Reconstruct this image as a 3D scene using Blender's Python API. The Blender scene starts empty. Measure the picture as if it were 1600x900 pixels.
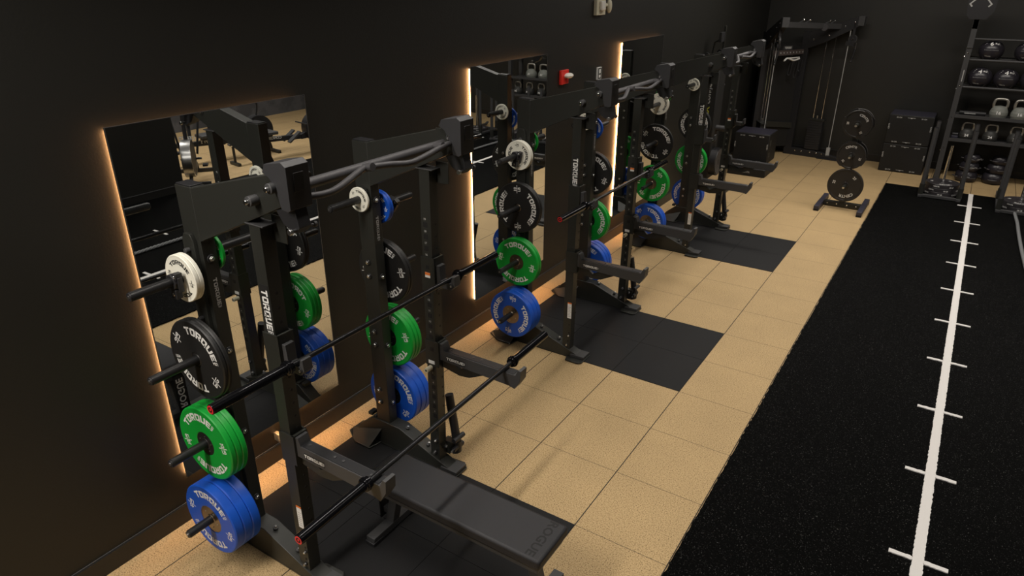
import bpy, bmesh, math, random
from mathutils import Matrix, Vector
PI = math.pi
random.seed(7)
scene = bpy.context.scene
col = scene.collection

# ------------------------------------------------------------------ camera
CAM = Vector((3.5508, -3.0276, 3.1423))
pitch, yaw, roll = 4.23031034e-01, 5.74639960e-01, 2.05e-3
fw = Vector((-math.sin(yaw)*math.cos(pitch), math.cos(yaw)*math.cos(pitch), -math.sin(pitch)))
R0 = Vector((math.cos(yaw), math.sin(yaw), 0)); U0 = R0.cross(fw)
Rv = R0*math.cos(roll) + U0*math.sin(roll); Uv = U0*math.cos(roll) - R0*math.sin(roll)
cd = bpy.data.cameras.new('camera'); cam = bpy.data.objects.new('camera', cd); col.objects.link(cam)
cd.sensor_width = 36; cd.lens = 1077.9/1600*36; cd.clip_end = 100
m = Matrix((( Rv.x, Uv.x, -fw.x, CAM.x), (Rv.y, Uv.y, -fw.y, CAM.y), (Rv.z, Uv.z, -fw.z, CAM.z), (0, 0, 0, 1)))
cam.matrix_world = m
scene.camera = cam

# ------------------------------------------------------------------ world and lights
w = bpy.data.worlds.new('world'); scene.world = w; w.use_nodes = True
w.node_tree.nodes['Background'].inputs[0].default_value = (.9, .93, 1, 1)
w.node_tree.nodes['Background'].inputs[1].default_value = 0.02
def area(name, loc, sx, sy, power, colr=(1, .93, .84)):
    l = bpy.data.lights.new(name, 'AREA'); l.shape = 'RECTANGLE'; l.size = sx; l.size_y = sy
    l.energy = power; l.color = colr
    o = bpy.data.objects.new(name, l); col.objects.link(o); o.location = loc
    return o
def strip(loc, sx, sy, power, spread, colr=(1, .93, .84)):
    o = area('ceiling_strip_light', loc, sx, sy, power, colr); o.data.spread = math.radians(spread)
strip((.7, -4.0, 4.1), .5, 3.0, 175, 180)
strip((1.35, 3.2, 4.2), .14, 10.5, 98, 115)
strip((4.6, 2.2, 4.2), .14, 10.5, 88, 115)
strip((3.2, 8.3, 4.2), 5.0, .3, 120, 180)  # crosswise lamp added to brighten the dark far wall and floor
strip((8.6, 3.0, 4.1), .25, 10.0, 230, 150)
vs = scene.view_settings
vs.view_transform = 'Standard'; vs.look = 'None'; vs.gamma = 1; vs.exposure = 0.0; vs.use_curve_mapping = False

# ------------------------------------------------------------------ materials
def mat(name, c, rough=.5, metal=0, bump=0, bscale=200, speck=None, sscale=150, sth=.6, spec=.5, emit=None, estr=0, coat=0):
    M = bpy.data.materials.new(name); M.use_nodes = True
    nt = M.node_tree; b = nt.nodes['Principled BSDF']
    b.inputs['Base Color'].default_value = (*c, 1); b.inputs['Roughness'].default_value = rough
    b.inputs['Metallic'].default_value = metal; b.inputs['Specular IOR Level'].default_value = spec
    b.inputs['Coat Weight'].default_value = coat
    tc = nt.nodes.new('ShaderNodeTexCoord')
    if speck:
        n = nt.nodes.new('ShaderNodeTexNoise'); n.inputs['Scale'].default_value = sscale; n.inputs['Detail'].default_value = 3
        nt.links.new(tc.outputs['Object'], n.inputs['Vector'])
        r = nt.nodes.new('ShaderNodeValToRGB'); r.color_ramp.elements[0].position = sth-.06; r.color_ramp.elements[1].position = sth+.06
        r.color_ramp.elements[0].color = (*c, 1); r.color_ramp.elements[1].color = (*speck, 1)
        nt.links.new(n.outputs['Fac'], r.inputs[0]); nt.links.new(r.outputs[0], b.inputs['Base Color'])
    if bump:
        n = nt.nodes.new('ShaderNodeTexNoise'); n.inputs['Scale'].default_value = bscale; n.inputs['Detail'].default_value = 2
        nt.links.new(tc.outputs['Object'], n.inputs['Vector'])
        bp = nt.nodes.new('ShaderNodeBump'); bp.inputs['Strength'].default_value = bump; bp.inputs['Distance'].default_value = .002
        nt.links.new(n.outputs['Fac'], bp.inputs['Height']); nt.links.new(bp.outputs[0], b.inputs['Normal'])
    if emit:
        b.inputs['Emission Color'].default_value = (*emit, 1); b.inputs['Emission Strength'].default_value = estr
    return M
FRAME = mat('frame_black', (.0215, .0222, .0190), .42, 0, .25, 500)
FRAME_GREY = mat('frame_grey', (.05, .05, .052), .5, 0, .2, 400)
DARK = mat('plastic_black', (.018, .018, .02), .45)
CAPM = mat('cap_plastic', (.032, .032, .035), .5, 0, .2, 300)
GRIP = mat('grip_grey', (.06, .058, .062), .45, .2, .4, 600)
STEEL = mat('steel', (.55, .55, .55), .3, 1)
CHROME = mat('chrome', (.8, .8, .8), .15, 1)
BARB = mat('bar_black', (.012, .012, .014), .10, .6)
SHAFT = mat('shaft_black', (.03, .03, .032), .28, .7)
RED = mat('red', (.7, .02, .03), .4)
WHITE = mat('white_paint', (.8, .8, .78), .5)
OFFW = mat('offwhite', (.62, .58, .44), .5)
PALE = mat('white_rubber', (.86, .84, .73), .5)
BLACKT = mat('black_text', (.01, .01, .01), .6)
BLUE = mat('blue_rubber', (.007, .085, .53), .42, 0, .1, 100)
GREEN = mat('green_rubber', (.004, .33, .035), .42, 0, .1, 100)
BLACKR = mat('black_rubber', (.012, .012, .012), .5, 0, .15, 100)
HUBS = mat('hub_steel', (.30, .25, .20), .33, 1)
HUBD = mat('hub_dark', (.03, .028, .027), .4, .5)
ORANGE = mat('label_orange', (.8, .2, .03), .6)
GREYT = mat('grey_text', (.42, .42, .41), .6)
BLUEPR = mat('purple_black_vinyl', (.035, .033, .05), .45, 0, .2, 300)
BOXF = mat('box_foam', (.0065, .0065, .0065), .6)
IRON = mat('iron', (.03, .028, .027), .45, .2, .3, 90)
KB16 = mat('kettlebell_grey', (.20, .21, .19), .5)
KB24 = mat('kettlebell_dark', (.035, .035, .033), .5)
HAND = mat('handle_steel', (.55, .53, .48), .35, .9)
BALL = mat('ball_leather', (.022, .02, .026), .32, 0, .3, 60)
YEL = mat('yellow', (.5, .5, .05), .5)
REDBOX = mat('alarm_red', (.75, .03, .02), .4)
CLEAR = mat('strobe_lens', (.8, .78, .72), .15)
PADV = mat('bench_vinyl', (.017, .017, .020), .55, 0, .5, 500)
RECESS_SHADE = mat('recess_shade', (.006, .006, .006), .7)  # near-black tone painted for the shade in holes and pressed-in letters
WALLM = mat('wall_black', (.0098, .0095, .0078), .5, 0, .35, 90)
WALLF = mat('wall_charcoal', (.017, .0163, .014), .55, 0, .35, 90)
CEIL = mat('ceiling_black', (.02, .02, .02), .8)
GREYWALL = mat('wall_grey', (.055, .056, .062), .8, 0, .3, 30, speck=(.085, .085, .092), sscale=2.5, sth=.5)
BASEM = mat('baseboard_black', (.014, .013, .012), .4)
ROPE = mat('rope_grey', (.16, .165, .17), .8)

def floor_mat():
    M = bpy.data.materials.new('rubber_tile_tan'); M.use_nodes = True; nt = M.node_tree; b = nt.nodes['Principled BSDF']
    tc = nt.nodes.new('ShaderNodeTexCoord'); L = nt.links.new
    n = nt.nodes.new('ShaderNodeTexNoise'); n.inputs['Scale'].default_value = 130; n.inputs['Detail'].default_value = 4; L(tc.outputs['Object'], n.inputs['Vector'])
    r = nt.nodes.new('ShaderNodeValToRGB'); e = r.color_ramp.elements
    e[0].position = .33; e[0].color = (.15, .095, .042, 1); e[1].position = .62; e[1].color = (.54, .385, .195, 1)
    k = e.new(.45); k.color = (.42, .29, .138, 1)
    L(n.outputs['Fac'], r.inputs[0])
    n2 = nt.nodes.new('ShaderNodeTexNoise'); n2.inputs['Scale'].default_value = 2.2; n2.inputs['Detail'].default_value = 3; L(tc.outputs['Object'], n2.inputs['Vector'])
    mr = nt.nodes.new('ShaderNodeMapRange'); mr.inputs['To Min'].default_value = .86; mr.inputs['To Max'].default_value = 1.12; L(n2.outputs['Fac'], mr.inputs['Value'])
    mx = nt.nodes.new('ShaderNodeVectorMath'); mx.operation = 'MULTIPLY'; L(r.outputs[0], mx.inputs[0]); L(mr.outputs[0], mx.inputs[1])
    # seams between the 0.61 m tiles
    sp = nt.nodes.new('ShaderNodeSeparateXYZ'); L(tc.outputs['Object'], sp.inputs[0])
    def seam(out, off, wd=.0025):
        a = nt.nodes.new('ShaderNodeMath'); a.operation = 'ADD'; a.inputs[1].default_value = off; L(out, a.inputs[0])
        p = nt.nodes.new('ShaderNodeMath'); p.operation = 'PINGPONG'; p.inputs[1].default_value = .305; L(a.outputs[0], p.inputs[0])
        g = nt.nodes.new('ShaderNodeMath'); g.operation = 'GREATER_THAN'; g.inputs[1].default_value = wd; L(p.outputs[0], g.inputs[0]); return g
    gx = seam(sp.outputs['X'], 6.1-2.065+.61*20, .0034); gy = seam(sp.outputs['Y'], 6.1*5)
    gy2 = nt.nodes.new('ShaderNodeMapRange'); gy2.inputs['To Min'].default_value = .32; L(gy.outputs[0], gy2.inputs['Value'])
    g = nt.nodes.new('ShaderNodeMath'); g.operation = 'MULTIPLY'; L(gx.outputs[0], g.inputs[0]); L(gy2.outputs[0], g.inputs[1])
    mm = nt.nodes.new('ShaderNodeMapRange'); mm.inputs['To Min'].default_value = .03; L(g.outputs[0], mm.inputs['Value'])
    m2 = nt.nodes.new('ShaderNodeVectorMath'); m2.operation = 'MULTIPLY'; L(mx.outputs[0], m2.inputs[0]); L(mm.outputs[0], m2.inputs[1])
    L(m2.outputs[0], b.inputs['Base Color']); b.inputs['Roughness'].default_value = .75
    bp = nt.nodes.new('ShaderNodeBump'); bp.inputs['Strength'].default_value = .35; bp.inputs['Distance'].default_value = .001
    L(n.outputs['Fac'], bp.inputs['Height']); L(bp.outputs[0], b.inputs['Normal'])
    return M
FLOOR = floor_mat()
def turf_mat():
    M = bpy.data.materials.new('turf_black'); M.use_nodes = True; nt = M.node_tree; b = nt.nodes['Principled BSDF']; L = nt.links.new
    tc = nt.nodes.new('ShaderNodeTexCoord')
    n = nt.nodes.new('ShaderNodeTexNoise'); n.inputs['Scale'].default_value = 120; n.inputs['Detail'].default_value = 5; n.inputs['Roughness'].default_value = .75
    L(tc.outputs['Object'], n.inputs['Vector'])
    r = nt.nodes.new('ShaderNodeValToRGB'); e = r.color_ramp.elements
    e[0].position = .61; e[0].color = (.0011, .0011, .0011, 1); e[1].position = .68; e[1].color = (.22, .22, .21, 1)
    L(n.outputs['Fac'], r.inputs[0]); L(r.outputs[0], b.inputs['Base Color'])
    b.inputs['Roughness'].default_value = .7; b.inputs['Specular IOR Level'].default_value = .05
    bp = nt.nodes.new('ShaderNodeBump'); bp.inputs['Strength'].default_value = 1; bp.inputs['Distance'].default_value = .006
    L(n.outputs['Fac'], bp.inputs['Height']); L(bp.outputs[0], b.inputs['Normal'])
    return M
TURF = turf_mat()
MATR = mat('mat_black', (.0095, .0095, .0102), .65, 0, .4, 250, spec=.25)
LINEM = mat('turf_white', (.72, .70, .68), .85, 0, .9, 260)
def led_mat(strength=26):
    M = bpy.data.materials.new('led_strip'); M.use_nodes = True; nt = M.node_tree; L = nt.links.new
    b = nt.nodes['Principled BSDF']; b.inputs['Base Color'].default_value = (.8, .7, .6, 1)
    b.inputs['Emission Color'].default_value = (1, .48, .18, 1)
    tc = nt.nodes.new('ShaderNodeTexCoord'); sp = nt.nodes.new('ShaderNodeSeparateXYZ'); L(tc.outputs['Object'], sp.inputs[0])
    a = nt.nodes.new('ShaderNodeMath'); a.operation = 'ADD'; L(sp.outputs['Y'], a.inputs[0]); L(sp.outputs['Z'], a.inputs[1])
    p = nt.nodes.new('ShaderNodeMath'); p.operation = 'PINGPONG'; p.inputs[1].default_value = .008; L(a.outputs[0], p.inputs[0])
    mr = nt.nodes.new('ShaderNodeMapRange'); mr.inputs['From Max'].default_value = .008; mr.inputs['To Min'].default_value = strength*.4; mr.inputs['To Max'].default_value = strength*1.6
    L(p.outputs[0], mr.inputs['Value']); L(mr.outputs[0], b.inputs['Emission Strength'])
    return M
LED = led_mat(34)
MIRROR = mat('mirror_silver', (.80, .82, .82), 0.0, 1)

# ------------------------------------------------------------------ mesh builder
class MB:
    def __init__(s, *mats): s.v = []; s.f = []; s.mi = []; s.mats = list(mats)
    def m(s, mt):
        if mt not in s.mats: s.mats.append(mt)
        return s.mats.index(mt)
    def add(s, vs, fs, mt, M=None):
        k = len(s.v); i = s.m(mt)
        for p in vs:
            p = Vector(p); s.v.append(M @ p if M else p)
        for f in fs: s.f.append([k+j for j in f]); s.mi.append(i)
        return s
    def box(s, x0, x1, y0, y1, z0, z1, mt, M=None):
        v = [(x, y, z) for z in (z0, z1) for y in (y0, y1) for x in (x0, x1)]
        return s.add(v, [(0,2,3,1),(4,5,7,6),(0,1,5,4),(2,6,7,3),(0,4,6,2),(1,3,7,5)], mt, M)
    def prism(s, poly, axis, a, b, mt, M=None):       # poly in the two other axes, extruded a..b along axis
        n = len(poly)
        def P(p, t):
            if axis == 'y': return (p[0], t, p[1])
            if axis == 'z': return (p[0], p[1], t)
            return (t, p[0], p[1])
        v = [P(p, a) for p in poly] + [P(p, b) for p in poly]
        f = [tuple(range(n)), tuple(range(2*n-1, n-1, -1))] + [(i, n+i, n+(i+1) % n, (i+1) % n) for i in range(n)]
        return s.add(v, f, mt, M)
    def cyl(s, p0, p1, r, mt, seg=20, r2=None, M=None, cap=True):
        p0 = Vector(p0); p1 = Vector(p1); d = (p1-p0).normalized(); r2 = r if r2 is None else r2
        u = d.orthogonal().normalized(); w_ = d.cross(u)
        v = []
        for p, q in ((p0, r), (p1, r2)):
            for i in range(seg):
                t = 2*PI*i/seg; v.append(p + u*q*math.cos(t) + w_*q*math.sin(t))
        f = [(i, (i+1) % seg, seg+(i+1) % seg, seg+i) for i in range(seg)]
        if cap: f += [tuple(range(seg-1, -1, -1)), tuple(range(seg, 2*seg))]
        return s.add(v, f, mt, M)
    def lathe(s, o, d, prof, seg=48, M=None):         # prof: (r, h, material of the segment that starts here)
        o = Vector(o); d = Vector(d).normalized(); u = d.orthogonal().normalized(); w_ = d.cross(u)
        for k in range(len(prof)-1):
            r0, h0, mt = prof[k]; r1, h1 = prof[k+1][:2]
            v = []
            for r, h in ((r0, h0), (r1, h1)):
                for i in range(seg):
                    t = 2*PI*i/seg; v.append(o + d*h + u*r*math.cos(t) + w_*r*math.sin(t))
            s.add(v, [(i, (i+1) % seg, seg+(i+1) % seg, seg+i) for i in range(seg)], mt, M)
        return s
    def tube(s, pts, r, mt, seg=12, M=None, cap=True, closed=False):
        pts = [Vector(p) for p in pts]; n = len(pts); rings = []
        up = None; v = []
        for i, p in enumerate(pts):
            if closed: t = (pts[(i+1) % n]-pts[i-1]).normalized()
            else: t = (pts[min(i+1, n-1)]-pts[max(i-1, 0)]).normalized()
            if up is None: up = t.orthogonal().normalized()
            up = (up - t*up.dot(t)).normalized(); w_ = t.cross(up)
            rr = r[i] if isinstance(r, (list, tuple)) else r
            for k in range(seg):
                a = 2*PI*k/seg; v.append(p + up*rr*math.cos(a) + w_*rr*math.sin(a))
        f = []
        for i in range(n if closed else n-1):
            j = (i+1) % n
            for k in range(seg): f.append((i*seg+k, i*seg+(k+1) % seg, j*seg+(k+1) % seg, j*seg+k))
        if cap and not closed: f += [tuple(range(seg-1, -1, -1)), tuple(range((n-1)*seg, n*seg))]
        return s.add(v, f, mt, M)
    def sphere(s, c, rx, ry, rz, mt, seg=24, M=None):
        v = []; f = []; rg = seg//2
        for i in range(1, rg):
            a = PI*i/rg
            for k in range(seg):
                b_ = 2*PI*k/seg; v.append((c[0]+rx*math.sin(a)*math.cos(b_), c[1]+ry*math.sin(a)*math.sin(b_), c[2]+rz*math.cos(a)))
        for i in range(rg-2):
            for k in range(seg): f.append((i*seg+k, (i+1)*seg+k, (i+1)*seg+(k+1) % seg, i*seg+(k+1) % seg))
        f += [tuple(range(seg-1, -1, -1))[::-1], tuple(range((rg-2)*seg, (rg-1)*seg))[::-1]]
        return s.add(v, f, mt, M)
    def build(s, name, parent=None, bevel=0, ang=35, weld=True):
        me = bpy.data.meshes.new(name); me.from_pydata([tuple(v) for v in s.v], [], s.f)
        for mt in s.mats: me.materials.append(mt)
        for p, i in zip(me.polygons, s.mi): p.material_index = i; p.use_smooth = True
        if weld:
            bm = bmesh.new(); bm.from_mesh(me); bmesh.ops.remove_doubles(bm, verts=bm.verts, dist=1e-6)
            bmesh.ops.recalc_face_normals(bm, faces=bm.faces); bm.to_mesh(me); bm.free()
        me.set_sharp_from_angle(angle=math.radians(ang))
        o = bpy.data.objects.new(name, me); col.objects.link(o)
        if parent: o.parent = parent
        if bevel:
            b = o.modifiers.new('bevel', 'BEVEL'); b.width = bevel; b.segments = 2; b.limit_method = 'ANGLE'; b.angle_limit = math.radians(50)
            b.harden_normals = False
        return o
def tag(o, label=None, cat=None, group=None, kind=None):
    if label: o['label'] = label
    if cat: o['category'] = cat
    if group: o['group'] = group
    if kind: o['kind'] = kind
    return o
def empty(name, loc=(0, 0, 0), rz=0, label=None, cat=None, group=None):
    o = bpy.data.objects.new(name, None); o.empty_display_size = .1; col.objects.link(o)
    o.location = loc; o.rotation_euler = (0, 0, rz)
    return tag(o, label, cat, group)
def copy_tree(o, parent=None):
    c = o.copy(); col.objects.link(c)
    if parent: c.parent = parent
    for ch in [x for x in bpy.data.objects if x.parent == o]: copy_tree(ch, c)
    return c

# ------------------------------------------------------------------ lettering
def _O(w_=.92, t=.25):
    return [[(.14,1),(w_-.14,1),(w_,.86),(w_,1-t),(0,1-t),(0,.86)], [(0,.14),(.14,0),(w_-.14,0),(w_,.14),(w_,t),(0,t)],
            [(0,t),(.27,t),(.27,1-t),(0,1-t)], [(w_-.27,t),(w_,t),(w_,1-t),(w_-.27,1-t)]]
GL = {'T': (.88, [[(0,1),(.88,1),(.88,.75),(0,.75)], [(.30,0),(.57,0),(.57,.75),(.30,.75)]]),
 'O': (.92, _O()),
 'Q': (.92, _O() + [[(.55,.30),(.72,.40),(1.0,-.04),(.78,-.10)]]),
 'R': (.92, [[(0,0),(.27,0),(.27,1),(0,1)], [(.27,1),(.78,1),(.92,.86),(.92,.76),(.27,.76)], [(.65,.76),(.92,.76),(.92,.52),(.65,.52)],
             [(.27,.52),(.92,.52),(.80,.36),(.27,.30)], [(.40,.33),(.66,.36),(.96,0),(.64,0)]]),
 'U': (.92, [[(0,.14),(.27,.2),(.27,1),(0,1)], [(.65,.2),(.92,.14),(.92,1),(.65,1)], [(0,.14),(.14,0),(.78,0),(.92,.14),(.65,.25),(.27,.25)]]),
 'E': (.82, [[(0,0),(.27,0),(.27,1),(0,1)], [(.27,.77),(.82,.77),(.82,1),(.27,1)], [(.27,.39),(.76,.39),(.76,.61),(.27,.61)], [(.27,0),(.82,0),(.82,.23),(.27,.23)]])}
_fc = {}
def font2d(txt):
    if txt in _fc: return _fc[txt]
    c = bpy.data.curves.new('t', 'FONT'); c.body = txt; c.size = 1.37; c.offset = .035; c.resolution_u = 2
    o = bpy.data.objects.new('t', c); col.objects.link(o); bpy.context.view_layer.update()
    me = bpy.data.meshes.new_from_object(o.evaluated_get(bpy.context.evaluated_depsgraph_get()))
    v = [(p.co.x, p.co.y) for p in me.vertices]; f = [tuple(p.vertices) for p in me.polygons]
    bpy.data.objects.remove(o); bpy.data.curves.remove(c); bpy.data.meshes.remove(me)
    x0 = min(p[0] for p in v); v = [(p[0]-x0, p[1]) for p in v]
    _fc[txt] = (max(p[0] for p in v), v, f); return _fc[txt]
def text2d(txt, block=False):                       # (width, verts, faces), cap height 1
    if not block: return font2d(txt)
    V = []; F = []; x = 0
    for ch in txt:
        w_, ps = GL[ch]
        for p in ps:
            k = len(V); V += [(x+a, b) for a, b in p]; F.append(tuple(range(k, k+len(p))))
        x += w_+.13
    return x-.13, V, F
def torque2d():                                     # the maker's name with the small turned suffix
    w_, V, F = text2d('TORQUE', True); V = list(V); F = list(F)
    uw, uv, uf = font2d('USA'); k = len(V); s_ = 1/uw*.95
    V += [(w_+.16+s_*b*1.0, 1-.02-s_*a) for a, b in uv]; F += [tuple(k+i for i in f) for f in uf]
    return w_+.16+s_, V, F
def put(mb, t2, M, h, mt, sx=1.0, arc=None, center=True):
    w_, V, F = t2
    out = []
    for a, b in V:
        a = (a-(w_/2 if center else 0))*h*sx; b = (b-.5)*h
        if arc:
            R, ang = arc                            # ang clockwise from up
            t = ang + a/R; rr = R+b; out.append((rr*math.sin(t), rr*math.cos(t), 0))
        else: out.append((a, b, 0))
    mb.add(out, F, mt, M)
def face_m(o, right, up):
    r = Vector(right).normalized(); u = Vector(up).normalized(); n = r.cross(u); o = Vector(o)
    return Matrix(((r.x,u.x,n.x,o.x),(r.y,u.y,n.y,o.y),(r.z,u.z,n.z,o.z),(0,0,0,1)))
TQ = torque2d()

# ------------------------------------------------------------------ room shell
def struct(name, mb, **k): return tag(mb.build(name, **k), kind='structure')
YF = 11.43
struct('floor', MB().box(-.015, 11, -7, YF, -.1, 0, FLOOR))
struct('wall_left', MB().box(-.165, -.015, -7, YF, 0, 4.3, WALLM))
struct('wall_far', MB().box(-.15, 11.15, YF, YF+.15, 0, 4.3, WALLF))
struct('wall_right', MB().box(11, 11.15, -7, YF, 0, 4.3, GREYWALL))
struct('wall_near', MB().box(-.15, 11.15, -7.15, -7, 0, 4.3, WALLM))
struct('ceiling', MB().box(-.15, 11.15, -7.15, YF+.15, 4.3, 4.4, CEIL))
struct('wall_partition', MB().box(6.72, 6.9, -7, 3.13, 0, 3.6, WALLM))
struct('baseboard_left', MB().box(-.015, 0, -7, YF, 0, .125, BASEM).box(-.015, -.008, -7, YF, .125, .131, FRAME_GREY))
struct('baseboard_far', MB().box(0.014, 11, YF-.014, YF, 0, .125, BASEM).box(.014, 11, YF-.006, YF, .125, .129, FRAME_GREY))
struct('baseboard_partition', MB().box(6.706, 6.72, -7, 3.13, 0, .12, BASEM).box(6.70, 6.72, -7, 3.13, .12, .13, FRAME_GREY))

# turf with its yard lines
TX0, TX1, TY1 = 2.685, 6.70, 9.84
def turf():
    mb = MB(); n = 600; rnd = random.Random(3)
    top = .014; y0 = -7; xs0 = []; 
    L_ = [(TX0+rnd.uniform(-.004, .004), y0+(TY1-y0)*i/n) for i in range(n+1)]
    T_ = [(TX0+(TX1-TX0)*i/200, TY1+rnd.uniform(-.004, .004)) for i in range(1, 200)]
    R_ = [(TX1, TY1), (TX1, y0)]
    poly = L_ + T_ + R_
    mb.prism(poly[::-1], 'z', .0, top, TURF)
    o = mb.build('artificial_turf')
    tag(o, 'black artificial turf strip with white yard lines running to the far wall', 'turf')
    ln = MB(); 
    def strip(x0, x1, y0, y1, along):
        k = int(max(x1-x0, y1-y0)/.012); a = []; b = []
        for i in range(k+1):
            t = i/k
            if along == 'y': a.append((x0+rnd.uniform(-.003, .003), y0+(y1-y0)*t)); b.append((x1+rnd.uniform(-.003, .003), y0+(y1-y0)*t))
            else: a.append((x0+(x1-x0)*t, y0+rnd.uniform(-.003, .003))); b.append((x0+(x1-x0)*t, y1+rnd.uniform(-.003, .003)))
        v = [(p[0], p[1], .0205) for p in a+b] + [(p[0], p[1], .0135) for p in a+b]; k1 = k+1
        f = [(i, i+1, k1+i+1, k1+i) for i in range(k)] + [(i, 2*k1+i, 2*k1+i+1, i+1) for i in range(k)] + [(k1+i, k1+i+1, 3*k1+i+1, 3*k1+i) for i in range(k)]
        f += [(0, k1, 3*k1, 2*k1), (k, 2*k1+k, 3*k1+k, k1+k)]
        ln.add(v, f, LINEM)
    strip(3.872, 3.934, -3, TY1-.01, 'y'); strip(5.15, 5.212, -3, 9.0, 'y')
    for i in range(-3, 11):
        y = -.084 + .914*i
        if y > 9.4: continue
        for xc in (3.903, 5.18): strip(xc-.155, xc-.031, y-.016, y+.016, 'x'); strip(xc+.031, xc+.155, y-.016, y+.016, 'x')
    ln.build('yard_line', o)
turf()

def rubber_mat(y0, lab):
    mb = MB()
    for i in range(3):
        for j in range(2):
            mb.box(.235+.61*i+.0015, .235+.61*(i+1)-.0015, y0+.61*j+.0015, y0+.61*(j+1)-.0015, .0, .004, MATR)
    tag(mb.build('rubber_mat'), lab, 'mat', 'black rubber platforms')
rubber_mat(-1.22, 'black rubber platform set in the tan floor under the nearest rack and bench')
rubber_mat(1.83, 'black rubber platform set in the tan floor under the middle rack')
rubber_mat(4.88, 'black rubber platform set in the tan floor under the farthest rack')

# ------------------------------------------------------------------ mirrors with light strips behind
def wall_mirror(y0, lab):
    y1 = y0+1.27; z0, z1 = .315, 2.465
    t = empty('wall_mirror', (-.030, y0, 0), 0, lab, 'mirror', 'backlit wall mirrors')
    g = MB().box(.036, .042, 0, 1.27, z0, z1, FRAME_GREY); g.add([(.0424, .003, z0+.003), (.0424, 1.267, z0+.003), (.0424, 1.267, z1-.003), (.0424, .003, z1-.003)], [(0, 1, 2, 3)], MIRROR)
    g.box(.036, .0423, -.0015, 0, z0, z1, STEEL).box(.036, .0423, 1.27, 1.2715, z0, z1, STEEL)
    g.build('glass', t, weld=False)
    MB()  .box(.015, .036, .10, 1.17, z0+.1, z1-.1, DARK).build('backing_board', t)
    MB()  .box(.018, .030, .010, .020, z0+.015, z1-.02, LED).build('light_strip', t)
    MB()  .box(.018, .030, .03, 1.20, z1-.045, z1-.037, LED2).build('light_strip', t)
    MB().box(.018, .030, .03, 1.24, z0+.012, z0+.020, LED3).build('light_strip', t)
LED2 = led_mat(20); LED3 = led_mat(75)
wall_mirror(-1.255, 'backlit wall mirror nearest the camera, behind the nearest rack')
wall_mirror(1.795, 'middle one of three backlit wall mirrors, behind the middle rack')
wall_mirror(4.81, 'farthest backlit wall mirror, narrowest in view, behind the farthest rack')
tag(MB().box(-.015, .035, -.59, -.56, .175, .235, HAND).box(.035, .045, -.585, -.565, .20, .235, STEEL).build('mirror_clip', bevel=.003), 'small metal clip on the wall under the nearest mirror', 'clip')

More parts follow.
